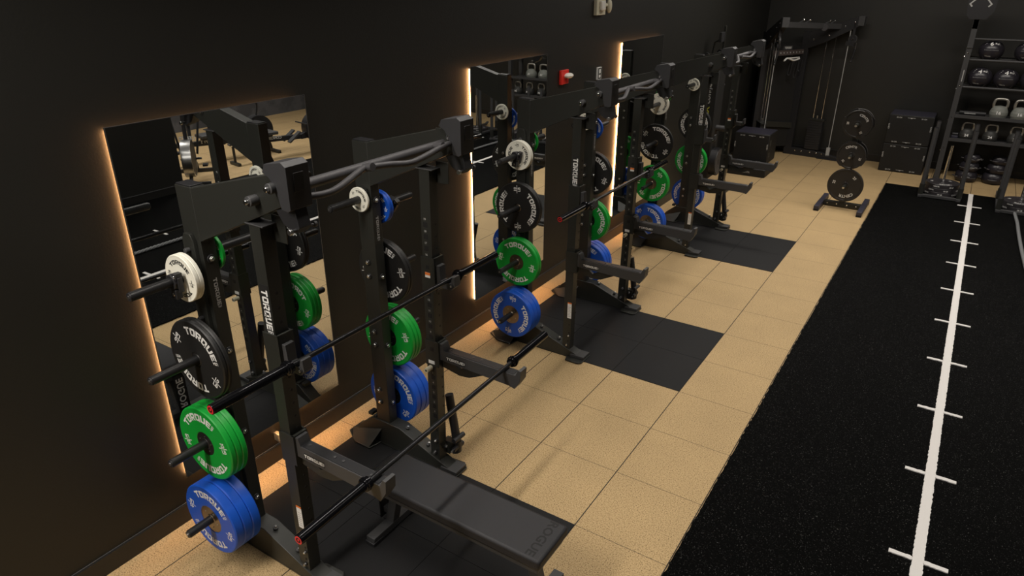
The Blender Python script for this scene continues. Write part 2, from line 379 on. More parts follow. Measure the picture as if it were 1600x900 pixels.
# ------------------------------------------------------------------ power rack
def sym(mb_f, name, parent, ys=(0, 1), **k):
    for s in ys: mb_f(s).build(name, parent, **k)
W = 1.25
def bolt(mb, p, d, r=.015, mt=STEEL):
    p = Vector(p); d = Vector(d).normalized()
    mb.cyl(p, p+d*.006, r*1.5, DARK, 14); mb.cyl(p+d*.006, p+d*.014, r, mt, 6); mb.cyl(p+d*.014, p+d*.018, r*.55, CHROME, 8)
def make_rack():
    # local y: 0 = outer face of the near side, W = outer face of the far side
    root = empty('power_rack', (0, -1.21, 0))
    T = .076
    for side in (0, 1):
        y0 = 0 if side == 0 else W-T; y1 = y0+T; yc = (y0+y1)/2; out = -1 if side == 0 else 1
        yo = y0 if side == 0 else y1; yi = y1 if side == 0 else y0
        # foot
        f = MB()
        f.prism([(.22,.012),(.25,.08),(.36,.165),(.62,.165),(1.09,.035),(1.09,.012)], 'y', y0-.012, y1+.012, FRAME)
        f.prism([(.165,yc-.065),(.30,yc-.15),(.45,yc-.15),(.47,yc-.05),(1.0,yc-.05),(1.02,yc-.125),(1.15,yc-.125),(1.175,yc-.10),(1.175,yc+.06),(1.13,yc+.10),(1.0,yc+.09),(.97,yc+.055),(.47,yc+.055),(.45,yc+.15),(.30,yc+.15),(.165,yc+.065)], 'z', .004, .014, FRAME)
        for q in (-1, 1):                          # sloping rear toe plates and front plates
            v = [(.18, yc+q*.05, .03), (.46, yc+q*.05, .11), (.44, yc+q*.145, .014), (.29, yc+q*.145, .014)]
            w2 = [(a, b, c-.008) for a, b, c in v]
            f.add(v+w2, [(0,1,2,3), (7,6,5,4), (0,4,5,1), (1,5,6,2), (2,6,7,3), (3,7,4,0)], FRAME)
        f.box(1.03, 1.165, yc-.06, yc+.06, .014, .036, FRAME_GREY)
        f.box(.30, .34, yc-.03, yc+.03, .16, .185, FRAME); f.box(.36, .39, yc-.04, yc+.04, .16, .18, FRAME)
        for x, z in ((.66, .156), (.86, .10)):
            n = Vector((.13, 0, .47)).normalized(); f.cyl((x, yc, z), Vector((x, yc, z))+n*.010, .016, FRAME_GREY, 14); f.cyl(Vector((x, yc, z))+n*.010, Vector((x, yc, z))+n*.02, .009, STEEL, 6)
        f.build('foot', root, bevel=.003)
        # rear upright
        u = MB(); u.box(.40, .525, y0, y1, .15, 2.225, FRAME); u.box(.405, .52, y0+.004, y1-.004, 2.225, 2.233, DARK)
        for z in (.33, .43, .80, .90, 1.32, 1.42): bolt(u, (.45, yi, z) if side == 0 else (.45, y0, z), (0, -out, 0))
        for z in (.33, .80, 1.32, 1.85): bolt(u, (.525, yc, z), (1, 0, 0))
        if side == 0:
            pass
        put(u, TQ, face_m((.5258, yc, 1.66), (0, 0, -1), (0, 1, 0)), .022, GREYT, 1.15)
        u.build('rear_upright', root, bevel=.003)
        # plate rail on the outside of the rear upright
        r = MB(); ya, yb = (y0-.020, y0) if side == 0 else (y1, y1+.020)
        r.prism([(.405,.20),(.495,.20),(.495,1.95),(.475,1.985),(.425,1.985),(.405,1.95)], 'y', ya, yb, FRAME)
        for z in (1.90, 1.52, 1.05, .57): r.cyl((.45, yo+out*.02, z), (.45, yo+out*.045, z), .014, FRAME_GREY, 12)
        r.build('plate_rail', root, bevel=.002)
        # front upright
        u = MB(); u.box(.93, 1.006, y0, y1, .05, 2.12, FRAME)
        for i in range(22):
            z = .398+.0767*i
            if z > 1.85: break
            ya = y0 if side == 1 else y1; s_ = -1 if side == 1 else 1
            # square adjustment hole: flat near-black patch painted for the shade inside
            u.box(.942, .974, ya-.0006 if s_ < 0 else ya-.001, ya+.001 if s_ < 0 else ya+.0006, z-.016, z+.016, RECESS_SHADE)
            t2 = font2d(str(i+1)); Mx = face_m((.957, ya+s_*.0009, z+.036), (1, 0, 0) if s_ < 0 else (-1, 0, 0), (0, 0, 1)); put(u, t2, Mx, .014, GREYT)
            u.cyl((1.0055, yc, z), (1.0066, yc, z), .008, RECESS_SHADE, 12)
        for z in (.12, .20, .28):
            for x in (.968,): u.cyl((x, y0-.0006, z), (x, y0+.001, z), .008, RECESS_SHADE, 10)
        if side == 0:
            # big name plate, warning label on the outside
            u.box(.938, .996, y0-.0012, y0, 1.545, 1.825, BLACKT); put(u, TQ, face_m((.967, y0-.0018, 1.685), (0, 0, -1), (1, 0, 0)), .044, WHITE, .80)
            u.box(.945, .985, y0-.0015, y0, .345, .50, WHITE); u.box(.945, .985, y0-.002, y0, .488, .50, ORANGE)
            for k in range(7): u.box(.95, .98-.004*(k % 3), y0-.0019, y0, .362+k*.015, .366+k*.015, GREYT)
            for z in (.12, .20): bolt(u, (.968, y0, z-.03), (0, -1, 0), .008)
        else:
            for z in (.10, .19): bolt(u, (.955, y0, z), (0, -1, 0), .012)
            bolt(u, (1.006, yc, .14), (1, 0, 0), .009)
        u.build('front_upright', root, bevel=.003)
        # top beam
        b = MB(); b.prism([(.525,2.222),(.525,1.95),(1.23,2.265),(1.23,2.405)], 'y', y0, y1, FRAME)
        b.box(.905, 1.03, y0-.004, y1+.004, 2.118, 2.125, FRAME_GREY)
        b.box(1.00, 1.09, y1-.004 if side == 0 else y1-.004, y1+.004, 2.03, 2.16, FRAME)
        bolt(b, (1.015, y0, 2.25), (0, -1, 0), .014); bolt(b, (1.165, y0, 2.33), (0, -1, 0), .014)
        if side == 0:
            for x, z in ((1.015, 2.25), (1.165, 2.33)): b.cyl((x, y0, z), (x, y0-.045, z), .024, FRAME_GREY, 18); b.cyl((x, y0-.045, z), (x, y0-.062, z), .012, CHROME, 12)
        bo = b.build('top_beam', root, bevel=.003)
        c = MB(); c.prism([(1.11,2.39),(1.13,2.428),(1.235,2.448),(1.262,2.43),(1.262,2.245),(1.245,2.235),(1.205,2.24),(1.19,2.30),(1.15,2.37)], 'y', y0-.022, y1+.022, CAPM)
        c.box(1.262, 1.265, y0+.012, y1-.012, 2.32, 2.40, BLACKT)
        c.build('end_cap', bo, bevel=.006)
        h = MB(); h.prism([(1.13,2.22),(1.25,2.25),(1.27,2.16),(1.24,2.13),(1.17,2.16)], 'y', y0+.005, y1-.005, DARK); h.cyl((1.25, y0-.022, 2.15), (1.25, y1+.022, 2.15), .008, FRAME_GREY, 10)
        for yy, d in ((y0-.022, -1), (y1+.022, 1)): h.cyl((1.25, yy, 2.15), (1.25, yy+d*.014, 2.15), .014, STEEL if d < 0 else FRAME_GREY, 12)
        h.build('hanger_pin', bo, bevel=.002)
        # plate horns, four outside
        for z in (1.775, 1.315, .81, .325):
            g = MB(); L_ = .355
            g.cyl((.46, yo+out*.02, z), (.46, yo+out*.028, z), .034, FRAME, 24); g.cyl((.46, yo+out*.018, z), (.46, yo+out*L_, z), .0238, GRIP if z > 99 else SHAFT2, 28)
            g.cyl((.46, yo+out*L_, z), (.46, yo+out*(L_+.008), z), .020, DARK, 20); g.cyl((.46, yo+out*(L_+.008), z), (.46, yo+out*(L_+.012), z), .008, STEEL, 8)
            g.build('plate_horn', root)
        # one short horn inside near the top with its bolted flange
        g = MB(); z = 1.86; g.box(.41, .50, yi-(.008 if side else 0), yi+(0 if side else .008), z-.07, z+.07, FRAME)
        yb = yi-out*.008
        for dz in (-.045, .045): bolt(g, (.49, yb, z+dz), (0, -out, 0), .013)
        g.cyl((.45, yb, z), (.45, yi-out*.27, z), .0238, SHAFT2, 28); g.cyl((.45, yi-out*.27, z), (.45, yi-out*.278, z), .018, DARK, 16); g.cyl((.45, yi-out*.278, z), (.45, yi-out*.282, z), .008, STEEL, 8)
        g.build('plate_horn', root)
        # bar catch on the front upright
        j = MB(); z = 1.44
        for a0, a1, b0, b1 in ((.915,1.02,y0-.009,y0-.001), (.915,1.02,y1+.001,y1+.009), (.915,.929,y0-.009,y1+.009), (1.007,1.02,y0-.009,y1+.009)): j.box(a0, a1, b0, b1, z-.10, z+.13, FRAME)
        j.prism([(1.02,z+.08),(1.045,z+.08),(1.05,z-.014),(1.13,z-.014),(1.14,z+.03),(1.155,z+.03),(1.16,z-.03),(1.13,z-.06),(1.05,z-.06),(1.02,z-.09)], 'y', yc-.028, yc+.028, FRAME_GREY)
        j.cyl((1.135, yc-.034, z-.03), (1.135, yc+.034, z-.03), .016, DARK, 16); j.cyl((1.135, yc-.038, z-.03), (1.135, yc+.038, z-.03), .007, STEEL, 8)
        if side == 1:
            j.box(.945, .985, y0-.0105, y0-.009, z-.005, z+.03, WHITE); j.box(.945, .985, y0-.011, y0-.009, z+.012, z+.03, ORANGE)
            j.box(.953, .978, y0-.0102, y0-.009, z+.055, z+.08, RECESS_SHADE)
        j.build('bar_catch', root, bevel=.002)
        # spotter arm
        a = MB(); z = .93
        for a0, a1, b0, b1 in ((.912,1.022,y0-.009,y0-.001), (.912,1.022,y1+.001,y1+.009), (.912,.928,y0-.009,y1+.009), (1.007,1.022,y0-.009,y1+.009)): a.box(a0, a1, b0, b1, z-.13, z+.055, FRAME)
        a.prism([(1.02,z+.045),(1.04,z+.045),(1.055,z),(1.595,z),(1.605,z),(1.625,z+.042),(1.645,z+.04),(1.640,z-.03),(1.60,z-.095),(1.56,z-.085),(1.02,z-.072)], 'y', yc-.034, yc+.034, FRAME_GREY)
        a.prism([(1.02,z-.072),(1.10,z-.076),(1.16,z-.115),(1.24,z-.078),(1.38,z-.08),(1.24,z-.15),(1.16,z-.16),(1.02,z-.135)], 'y', yc-.012, yc+.012, FRAME)
        a.box(1.06, 1.59, yc-.028, yc+.028, z, z+.004, DARK)
        for x in (1.09, 1.27, 1.33, 1.52): a.cyl((x, yc, z+.004), (x, yc, z+.008), .008, FRAME_GREY, 10)
        yn = yc-.034
        a.box(1.075, 1.225, yn-.001, yn, z-.062, z-.028, BLACKT); put(a, TQ, face_m((1.15, yn-.0016, z-.045), (1, 0, 0), (0, 0, 1)), .020, WHITE, 1.12)
        if side == 1:
            a.box(.935, .985, y0-.0105, y0-.009, z-.115, z-.09, WHITE); a.cyl((.952, y0-.009, z-.185+.04), (.952, y0-.06, z-.145), .017, OFFW, 14); a.cyl((.952, y0-.06, z-.145), (.952, y0-.062, z-.145), .008, DARK, 8)
            a.box(.952, .982, y0-.0102, y0-.009, z-.02, z+.01, RECESS_SHADE)
        a.build('spotter_arm', root, bevel=.002)
    # pull up bar between the beams: thick straight bar, bent grip bars and their stubs
    p = MB(); x, z = 1.125, 2.290
    p.cyl((x, T, z), (x, W-T, z), .026, GRIP, 24)
    for y_, q in ((T, 1), (W-T, -1)): p.box(x-.05, x+.075, min(y_, y_+q*.006), max(y_, y_+q*.006), z-.045, z+.085, FRAME)
    for y_, q in ((T, 1), (W-T, -1)): bolt(p, (x+.05, y_+q*.006, z+.05), (0, q, 0), .014)
    def bent(pts): p.tube([Vector(a) for a in smoothp(pts)], .0165, GRIP, 14)
    bent([(1.22, T, 2.275), (1.24, T+.10, 2.265), (1.235, T+.20, 2.27), (1.16, T+.43, 2.295), (1.15, T+.50, 2.30)])
    bent([(1.15, T+.50, 2.29), (1.18, T+.60, 2.285), (1.215, T+.70, 2.275), (1.215, T+.80, 2.28), (1.19, T+1.02, 2.30), (1.18, W-T-.01, 2.30)])
    for y_ in (T+.46, T+1.00): p.cyl((1.12, y_, 2.29), (1.20, y_, 2.305), .020, GRIP, 16)
    p.build('pull_up_bar', root)
    # barbell tube holder at the outer foot of the far front upright
    hld = MB(); yh = W+.055
    hld.cyl((1.03, yh+.01, .13), (.955, yh+.03, .48), .030, DARK, 20); hld.cyl((1.045, yh+.01, .06), (1.03, yh+.01, .13), .034, DARK, 20)
    hld.box(.955, 1.03, W, yh, .07, .15, FRAME); hld.cyl((1.05, yh-.055, .17), (1.05, yh+.055, .17), .018, DARK, 14); hld.cyl((1.05, yh-.055, .10), (1.05, yh+.055, .10), .018, DARK, 14)
    bolt(hld, (1.05, yh-.05, .10), (0, -1, 0), .009); bolt(hld, (1.05, yh+.055, .10), (0, 1, 0), .009)
    hld.build('bar_holder', root)
    return root
def smoothp(pts, n=8):
    P = [Vector(p) for p in pts]; out = []
    for i in range(len(P)-1):
        p0 = P[max(i-1, 0)]; p1 = P[i]; p2 = P[i+1]; p3 = P[min(i+2, len(P)-1)]
        for k in range(n):
            t = k/n
            out.append(.5*((2*p1)+(p2-p0)*t+(2*p0-5*p1+4*p2-p3)*t*t+(3*p1-p0-3*p2+p3)*t**3))
    out.append(P[-1]); return out
SHAFT2 = mat('horn_black', (.02, .02, .021), .38, .3)
rack = make_rack()
FS = .985
def warp(x, z):
    k = min(max(z/.15, 0), 1)
    return x+k*(FS*x+.0535-x), z+k*(FS*z+.047-z)
def warp_tree(o):
    if o.type == 'MESH':
        for v in o.data.vertices: v.co.x, v.co.z = warp(v.co.x, v.co.z)
    for ch in [x for x in bpy.data.objects if x.parent == o]: warp_tree(ch)
warp_tree(rack)
tag(rack, 'black half rack nearest the camera, with the flat bench in front of it', 'power rack', 'row of half racks along the wall')
r2 = copy_tree(rack); r2.location.y += 3.05; r2['label'] = 'middle black half rack, between the nearest and the farthest mirror'
r3 = copy_tree(rack); r3.location.y += 6.10; r3['label'] = 'farthest black half rack, without a barbell, before the box stack'
RACKS = [(-1.21, 'nearest'), (-1.21+3.05, 'middle'), (-1.21+6.10, 'farthest')]

# ------------------------------------------------------------------ weight plates
def plate_proto(kind):
    root = empty('bumper_plate')
    P = dict(blue=(.225, .055, BLUE, WHITE, '45', .088, HUBS), green=(.225, .034, GREEN, WHITE, '25', .072, HUBD), black=(.225, .026, BLACKR, WHITE, '10', .042, HUBD),
             greens=(.225, .034, GREEN, WHITE, '25', .072, HUBS), blacks=(.225, .026, BLACKR, WHITE, '10', .036, HUBS), blued=(.225, .055, BLUE, WHITE, '45', .072, HUBD),
             white=(.125, .022, PALE, BLACKT, '5', .03, PALE), whites=(.080, .019, PALE, BLACKT, '2', .03, PALE), smallblue=(.110, .021, BLUE, WHITE, '5', .034, BLUE), smallgreen=(.10, .018, GREEN, WHITE, '2', .03, GREEN))[kind]
    r, t, body, ink, num, hub, hm = P; h = t/2; big = r > .2
    d = MB(); ri = hub
    k = .006 if big else .003
    prof = [(ri, -h+.003, body), (ri+.004, -h+.001, body), (r*.62, -h+.001, body), (r*.90, -h+.001, body), (r*.93, -h, body), (r-k, -h, body), (r, -h+k, body),
            (r, h-k, body), (r-k, h, body), (r*.93, h, body), (r*.90, h-.001, body), (ri+.004, h-.001, body), (ri, h-.003, body)]
    if not big: prof = [(ri, -h, body), (r*.5, -h+.001, body), (r*.90, -h+.001, body), (r*.95, -h, body), (r-k, -h, body), (r, -h+k, body), (r, h-k, body), (r-k, h, body), (r*.95, h, body), (r*.9, h-.001, body), (ri, h-.001, body)]
    d.lathe((0, 0, 0), (0, 1, 0), prof, 72 if big else 48)
    R = r*(.745 if big else .70); H = r*(.20 if big else .18)
    for s in (-1, 1):
        Mx = face_m((0, s*(h-.0002), 0), (1, 0, 0) if s < 0 else (-1, 0, 0), (0, 0, 1))
        for a in (0, PI):
            if big: put(d, TQ, Mx, H, ink, 1.0, (R, a))
            else: put(d, text2d('TORQUE', True), Mx, H, ink, 1.25, (R, a))
            for q in ((PI/2,) if True else ()):
                ang = a+q
                cx, cy = R*math.sin(ang), R*math.cos(ang)
                tilt = ang + .5
                Mt = Mx @ Matrix.Translation((cx, cy, 0)) @ Matrix.Rotation(-(ang-PI/2+.0), 4, 'Z')
                # number over a rule over the unit
                s_ = r*.118
                put(d, font2d(num), Mt @ Matrix.Translation((0, s_*.75, 0)), s_*1.0, ink)
                put(d, font2d('LB'), Mt @ Matrix.Translation((0, -s_*.75, 0)), s_*1.0, ink)
                d.add([(-s_*1.35, -s_*.09, 0), (s_*1.35, -s_*.09, 0), (s_*1.35, s_*.09, 0), (-s_*1.35, s_*.09, 0)], [(0, 1, 2, 3)], ink, Mt)
    d.build('rubber_disc', root, weld=False)
    g = MB(); g.lathe((0, 0, 0), (0, 1, 0), [(.0252, -h+.001, hm), (.031, -h+.001, hm), (.034, -h+.004, hm), (hub, -h+.004, hm), (hub, h-.004, hm), (.034, h-.004, hm), (.031, h-.001, hm), (.0252, h-.001, hm), (.0252, -h+.001, hm)], 48)
    if big and hub > .05:
        for i in range(5):
            a = 2*PI*i/5+.3; x, z = hub*.66*math.sin(a), hub*.66*math.cos(a)
            for s in (-1, 1): g.cyl((x, s*(h-.004), z), (x, s*(h-.001), z), .0045, STEEL, 8)
    g.build('hub', root)
    return root
protos = {}
ORD = {1: ['only'], 2: ['outer', 'inner'], 3: ['outermost', 'middle', 'innermost']}
CN = dict(blue='blue', blued='blue', green='green', greens='green', black='black', blacks='black', white='white', whites='small white', smallblue='small blue', smallgreen='small green')
THK = dict(blue=.055, blued=.055, green=.034, greens=.034, black=.026, blacks=.026, white=.022, whites=.019, smallblue=.021, smallgreen=.018)
HZ = {'top': 1.775, 'second': 1.315, 'third': .81, 'lowest': .325}
def place(kind, x, y, z, rot, label, group):
    if kind not in protos:
        o = plate_proto(kind); protos[kind] = o
    else: o = copy_tree(protos[kind])
    wx, wz = warp(x, z)
    o.location = (wx, y, wz); o.rotation_euler = (0, rot, 0); o.scale = (FS, 1, FS)
    return tag(o, label, 'weight plate', group)
def stack(ri, side, peg, kind, n, rot, gap, inner=False):
    y0, rn = RACKS[ri]; t = THK[kind]
    out = -1 if side == 'near' else 1
    if inner: out = -out
    if side == 'near': base = y0-.020 if not inner else y0+.076+.008
    else: base = y0+W+.020 if not inner else y0+W-.076-.008
    z = 1.86 if inner else HZ[peg]; x = .45 if inner else .46
    dz = -.0012
    for i in range(n):                             # i = 0 the outermost
        y = base+out*(gap+t*(n-1-i)+t/2+.0006*(n-i))
        name = CN[kind]
        if inner: lab = '%s plate on the short inner peg of the %s upright, %s rack' % (name, side, rn)
        elif n == 1: lab = 'single %s plate on the %s peg, %s side of the %s rack' % (name, peg, side, rn)
        else: lab = '%s %s plate on the %s peg, %s side of the %s rack' % (ORD[n][i], name, peg, side, rn)
        seen = n-1 if side == 'far' and not inner else 0
        side_rot = rot+1.3*(i-seen)
        place(kind, x, y, z+dz, side_rot, lab, '%s plates' % name)
D = math.radians
# nearest rack
stack(0, 'near', 'top', 'white', 2, D(5), .035)
stack(0, 'near', 'second', 'black', 2, D(33), .035)
stack(0, 'near', 'third', 'green', 3, D(-12), .035)
stack(0, 'near', 'lowest', 'blue', 3, D(14), .035)
stack(0, 'near', '', 'smallgreen', 1, D(20), .004, True)
stack(0, 'far', '', 'whites', 1, D(40), .01, True)
stack(0, 'far', 'top', 'smallblue', 2, D(0), .012)
stack(0, 'far', 'second', 'black', 2, D(-10), .02)
stack(0, 'far', 'third', 'green', 3, D(-15), .02)
stack(0, 'far', 'lowest', 'blued', 3, D(45), .02)
# middle rack
stack(1, 'near', 'top', 'white', 2, D(82), .015)
stack(1, 'near', 'second', 'blacks', 2, D(88), .012)
stack(1, 'near', 'third', 'greens', 2, D(8), .01)
stack(1, 'near', 'lowest', 'blue', 3, D(98), .004)
stack(1, 'near', '', 'smallgreen', 1, D(80), .004, True)
stack(1, 'far', '', 'whites', 1, D(40), .01, True)
stack(1, 'far', 'top', 'smallblue', 1, D(60), .012)
stack(1, 'far', 'second', 'black', 2, D(20), .02)
stack(1, 'far', 'third', 'green', 2, D(85), .02)
stack(1, 'far', 'lowest', 'blued', 3, D(-10), .02)
# farthest rack
stack(2, 'near', 'top', 'white', 1, D(85), .02)
stack(2, 'near', 'second', 'blacks', 1, D(35), .02)
stack(2, 'near', 'third', 'greens', 2, D(130), .01)
stack(2, 'near', 'lowest', 'blue', 2, D(50), .01)
stack(2, 'near', '', 'smallgreen', 1, D(80), .004, True)
stack(2, 'far', '', 'whites', 1, D(40), .02, True)
stack(2, 'far', 'second', 'black', 2, D(-90), .02)
stack(2, 'far', 'third', 'green', 2, D(75), .02)
stack(2, 'far', 'lowest', 'blued', 2, D(-70), .02)

# collars clipped on horns
def collar():
    t = empty('lock_collar'); c = MB()
    c.lathe((0, 0, 0), (0, 1, 0), [(.0255, -.02, DARK), (.040, -.02, DARK), (.042, -.012, DARK), (.042, .012, DARK), (.040, .02, DARK), (.0255, .02, DARK), (.0255, -.02, DARK)], 8)
    c.build('ring', t, bevel=.002)
    l = MB(); l.box(.02, .05, -.018, .018, .02, .05, DARK).box(.045, .056, -.012, .012, -.045, .03, DARK); l.cyl((.035, -.018, .035), (.035, -.021, .035), .008, CHROME, 12)
    l.build('latch', t, bevel=.002)
    f = MB(); f.box(-.012, .03, -.02, .012, -.085, -.038, DARK); f.cyl((.008, -.02, -.062), (.008, -.023, -.062), .009, CHROME, 12); f.build('lever', t, bevel=.002)
    return t
c0 = collar(); c0.location = (warp(.46, 1.7738)[0], -1.345, warp(.46, 1.7738)[1]); tag(c0, 'black locking collar against the white plates, near side of nearest rack', 'collar', 'plate collars')
c1 = copy_tree(c0); c1.location = (c0.location.x, .205, c0.location.z); c1.rotation_euler = (0, .6, 0); tag(c1, 'black locking collar behind small blue plates, far side of nearest rack', 'collar', 'plate collars')
c2 = copy_tree(c0); c2.location = (c0.location.x, 1.84-.02-.015-.045-.035, c0.location.z); c2.rotation_euler = (0, .2, 0); tag(c2, 'black locking collar against the white plates of the middle rack', 'collar', 'plate collars')

# ------------------------------------------------------------------ barbells
def make_bar():
    t = empty('barbell')
    MB().cyl((0, -.655, 0), (0, .655, 0), .0140, SHAFT, 20).cyl((0, -.20, 0), (0, -.19, 0), .0143, BLACKT, 20).cyl((0, .19, 0), (0, .20, 0), .0143, BLACKT, 20).build('shaft', t)
    for s in (-1, 1):
        sl = MB(); sl.lathe((0, 0, 0), (0, s, 0), [(.014, .645, BARB), (.020, .645, BARB), (.030, .650, BARB), (.030, .668, BARB), (.037, .669, BARB), (.037, .680, BARB), (.033, .682, BARB), (.033, .690, BARB), (.025, .692, BARB), (.025, 1.090, BARB), (.0225, 1.0925, BARB), (.018, 1.0925, BARB)], 32)
        so = sl.build('sleeve', t)
        e = MB(); e.cyl((0, s*1.088, 0), (0, s*1.0915, 0), .0215, BLACKT, 24); e.lathe((0, 0, 0), (0, s, 0), [(.013, 1.0915, RED), (.0205, 1.0915, RED), (.0205, 1.0935, RED), (.013, 1.0935, RED)], 24); e.cyl((0, s*1.0915, 0), (0, s*1.0935, 0), .006, RED, 12)
        e.build('end_cap', so)
    return t
b0 = make_bar(); b0.scale = (FS, FS, FS); b0.location = (warp(1.105, 1.4405)[0], -.585, warp(1.1, 1.4405)[1]); tag(b0, 'black barbell racked at shoulder height on the nearest rack', 'barbell', 'barbells')
b1 = copy_tree(b0); b1.location = (b0.location.x, 2.435, b0.location.z); tag(b1, 'black barbell racked on the middle rack', 'barbell', 'barbells')
b2 = copy_tree(b0); b2.location = (1.566, -.585, .982); b2.rotation_euler = (0, 0, D(1.7)); tag(b2, 'black barbell lying low across the spotter arms above the bench', 'barbell', 'barbells')

# ------------------------------------------------------------------ flat bench
def bench():
    t = empty('flat_bench', (1.65, -.625, 0), 0, 'black flat weight bench on the platform in front of the nearest rack', 'bench')
    p = MB(); L2, w2 = .61, .155
    p.box(-L2, L2, -w2, w2, .395, .462, PADV); po = p.build('pad', t, bevel=.016)
    d = MB(); put(d, font2d('ROGUE'), face_m((L2-.07, 0, .4624), (0, -1, 0), (1, 0, 0)), .052, RECESS_SHADE, 1.15); d.build('lettering', po, weld=False)['label'] = 'pressed-in name at the end of the pad, its shade painted dark'
    MB().box(-L2+.02, L2-.02, -w2+.02, w2-.02, .355, .396, FRAME_GREY).build('frame', t, bevel=.004)
    for x in (-.54, .54):
        l = MB(); s = 1 if x > 0 else -1
        l.prism([(x-s*.07-.03, .356), (x-s*.07+.03, .356), (x+.03, .055), (x-.03, .055)], 'y', -.03, .03, FRAME_GREY)
        l.box(x-.032, x+.032, -.20, .20, .012, .06, FRAME_GREY)
        for y in (-.17, .17): l.box(x-.036, x+.036, y-.04, y+.04, .004, .03, DARK)
        lo = l.build('leg', t, bevel=.003)
        if x < 0:
            n = MB(); n.box(-.600, -.592, -.045, .045, .07, .385, BLACKT); put(n, font2d('ROGUE'), face_m((-.6008, 0, .228), (0, 0, 1), (0, 1, 0)), .055, WHITE, 1.0); n.box(-.592, -.53, -.02, .02, .10, .14, FRAME_GREY)
            n.build('name_plate', lo, weld=False)
bench()

# ------------------------------------------------------------------ wall fittings
t = empty('alarm_strobe', (-.015, 3.43, 2.21), 0, 'red fire alarm strobe with clear lens beside the middle mirror', 'alarm')
MB().box(0, .03, -.075, .075, -.07, .07, REDBOX).build('housing', t, bevel=.004); l_ = MB(); l_.sphere((.045, .045, .012), .045, .07, .028, CLEAR, 16); l_.build('lens', t)
t = empty('horn_strobe', (-.015, 4.17, 2.85), 0, 'off-white strobe and horn unit high on the black wall', 'alarm')
MB().box(0, .04, -.11, .10, -.075, .075, OFFW).build('housing', t, bevel=.005); MB().box(.04, .075, -.055, .04, -.03, .065, CLEAR).build('lens', t, bevel=.012)
h_ = MB(); h_.cyl((.02, .10, .02), (.02, .17, .02), .02, OFFW, 12); h_.sphere((.03, .20, .01), .03, .045, .075, OFFW, 20); h_.build('horn', t)
t = MB(); t.box(-.015, .006, 4.20, 4.29, 2.10, 2.23, WHITE).box(.006, .007, 4.206, 4.284, 2.106, 2.224, BLACKT); t.box(.007, .008, 4.225, 4.265, 2.12, 2.15, WHITE).box(.007, .008, 4.225, 4.265, 2.165, 2.21, WHITE)
tag(t.build('wall_sign'), 'tiny black sign with white border between middle and farthest mirrors', 'sign')

# ------------------------------------------------------------------ plyo boxes
def plyo(x0, x1, y0, y1, z0, z1, label, band=True, rz=0):
    t = empty('plyo_box', ((x0+x1)/2, (y0+y1)/2, z0), rz, label, 'plyo box', 'foam plyo boxes')
    a, b, h = (x1-x0)/2, (y1-y0)/2, z1-z0
    m_ = MB(); m_.box(-a, a, -b, b, 0.002, h, BOXF); bo = m_.build('body', t, bevel=.012)
    k = MB(); yy = -b-.0008
    def mk(x, z, w_, hh, M=None): k.box(x-w_/2, x+w_/2, yy, yy+.0007, z-hh/2, z+hh/2, GREYT)
    for zz in (h*.92, h*.08):
        if h > .3:
            put(k, font2d('20 CM'), face_m((-a*.55, yy, zz), (1, 0, 0), (0, 0, 1)), .022, GREYT); put(k, font2d('50 CM'), face_m((a*.55, yy, zz), (1, 0, 0), (0, 0, 1)), .022, GREYT)
            k.prism([(-.06, zz), (-.06, zz+.006), (.06, zz+.006), (.06, zz), (.02, zz), (0, zz-.012), (-.02, zz)], 'y', yy, yy+.0007, GREYT)
    if h > .3:
        put(k, font2d('CENTR'), face_m((-a*.93, yy, h*.6), (0, 0, 1), (-1, 0, 0)), .022, GREYT); put(k, font2d('CENTR'), face_m((a*.93, yy, h*.6), (0, 0, 1), (-1, 0, 0)), .022, GREYT)
        xx = a+.0008
        put(k, font2d('CENTR'), face_m((xx, -b*.6, h*.7), (0, 0, 1), (0, -1, 0)), .022, GREYT); put(k, font2d('60 CM'), face_m((xx, -b*.6, h*.3), (0, 0, 1), (0, -1, 0)), .022, GREYT)
    else: put(k, font2d('CENTR'), face_m((0, yy, h*.5), (1, 0, 0), (0, 0, 1)), .03, GREYT)
    k.build('marking', bo, weld=False)
    if band: MB().box(-a*.97, a*.97, -b*.94, b*.94, h, h+.004, BLUEPR).build('top_cover', t, bevel=.002)
    return t
plyo(.24, .885, 9.05, 9.62, 0, .14, 'low black foam box under the plyo box by the farthest rack', band=False)
plyo(.20, .80, 9.42-.02, 9.98, .1445, .665, 'black foam plyo box on a low box behind the farthest rack')
plyo(2.44, 3.13, 10.76, 11.36, 0, .49, 'lower of two black foam plyo boxes stacked against the far wall', band=False)
plyo(2.44, 3.13, 10.76, 11.36, .492, .99, 'upper of two black foam plyo boxes stacked against the far wall')

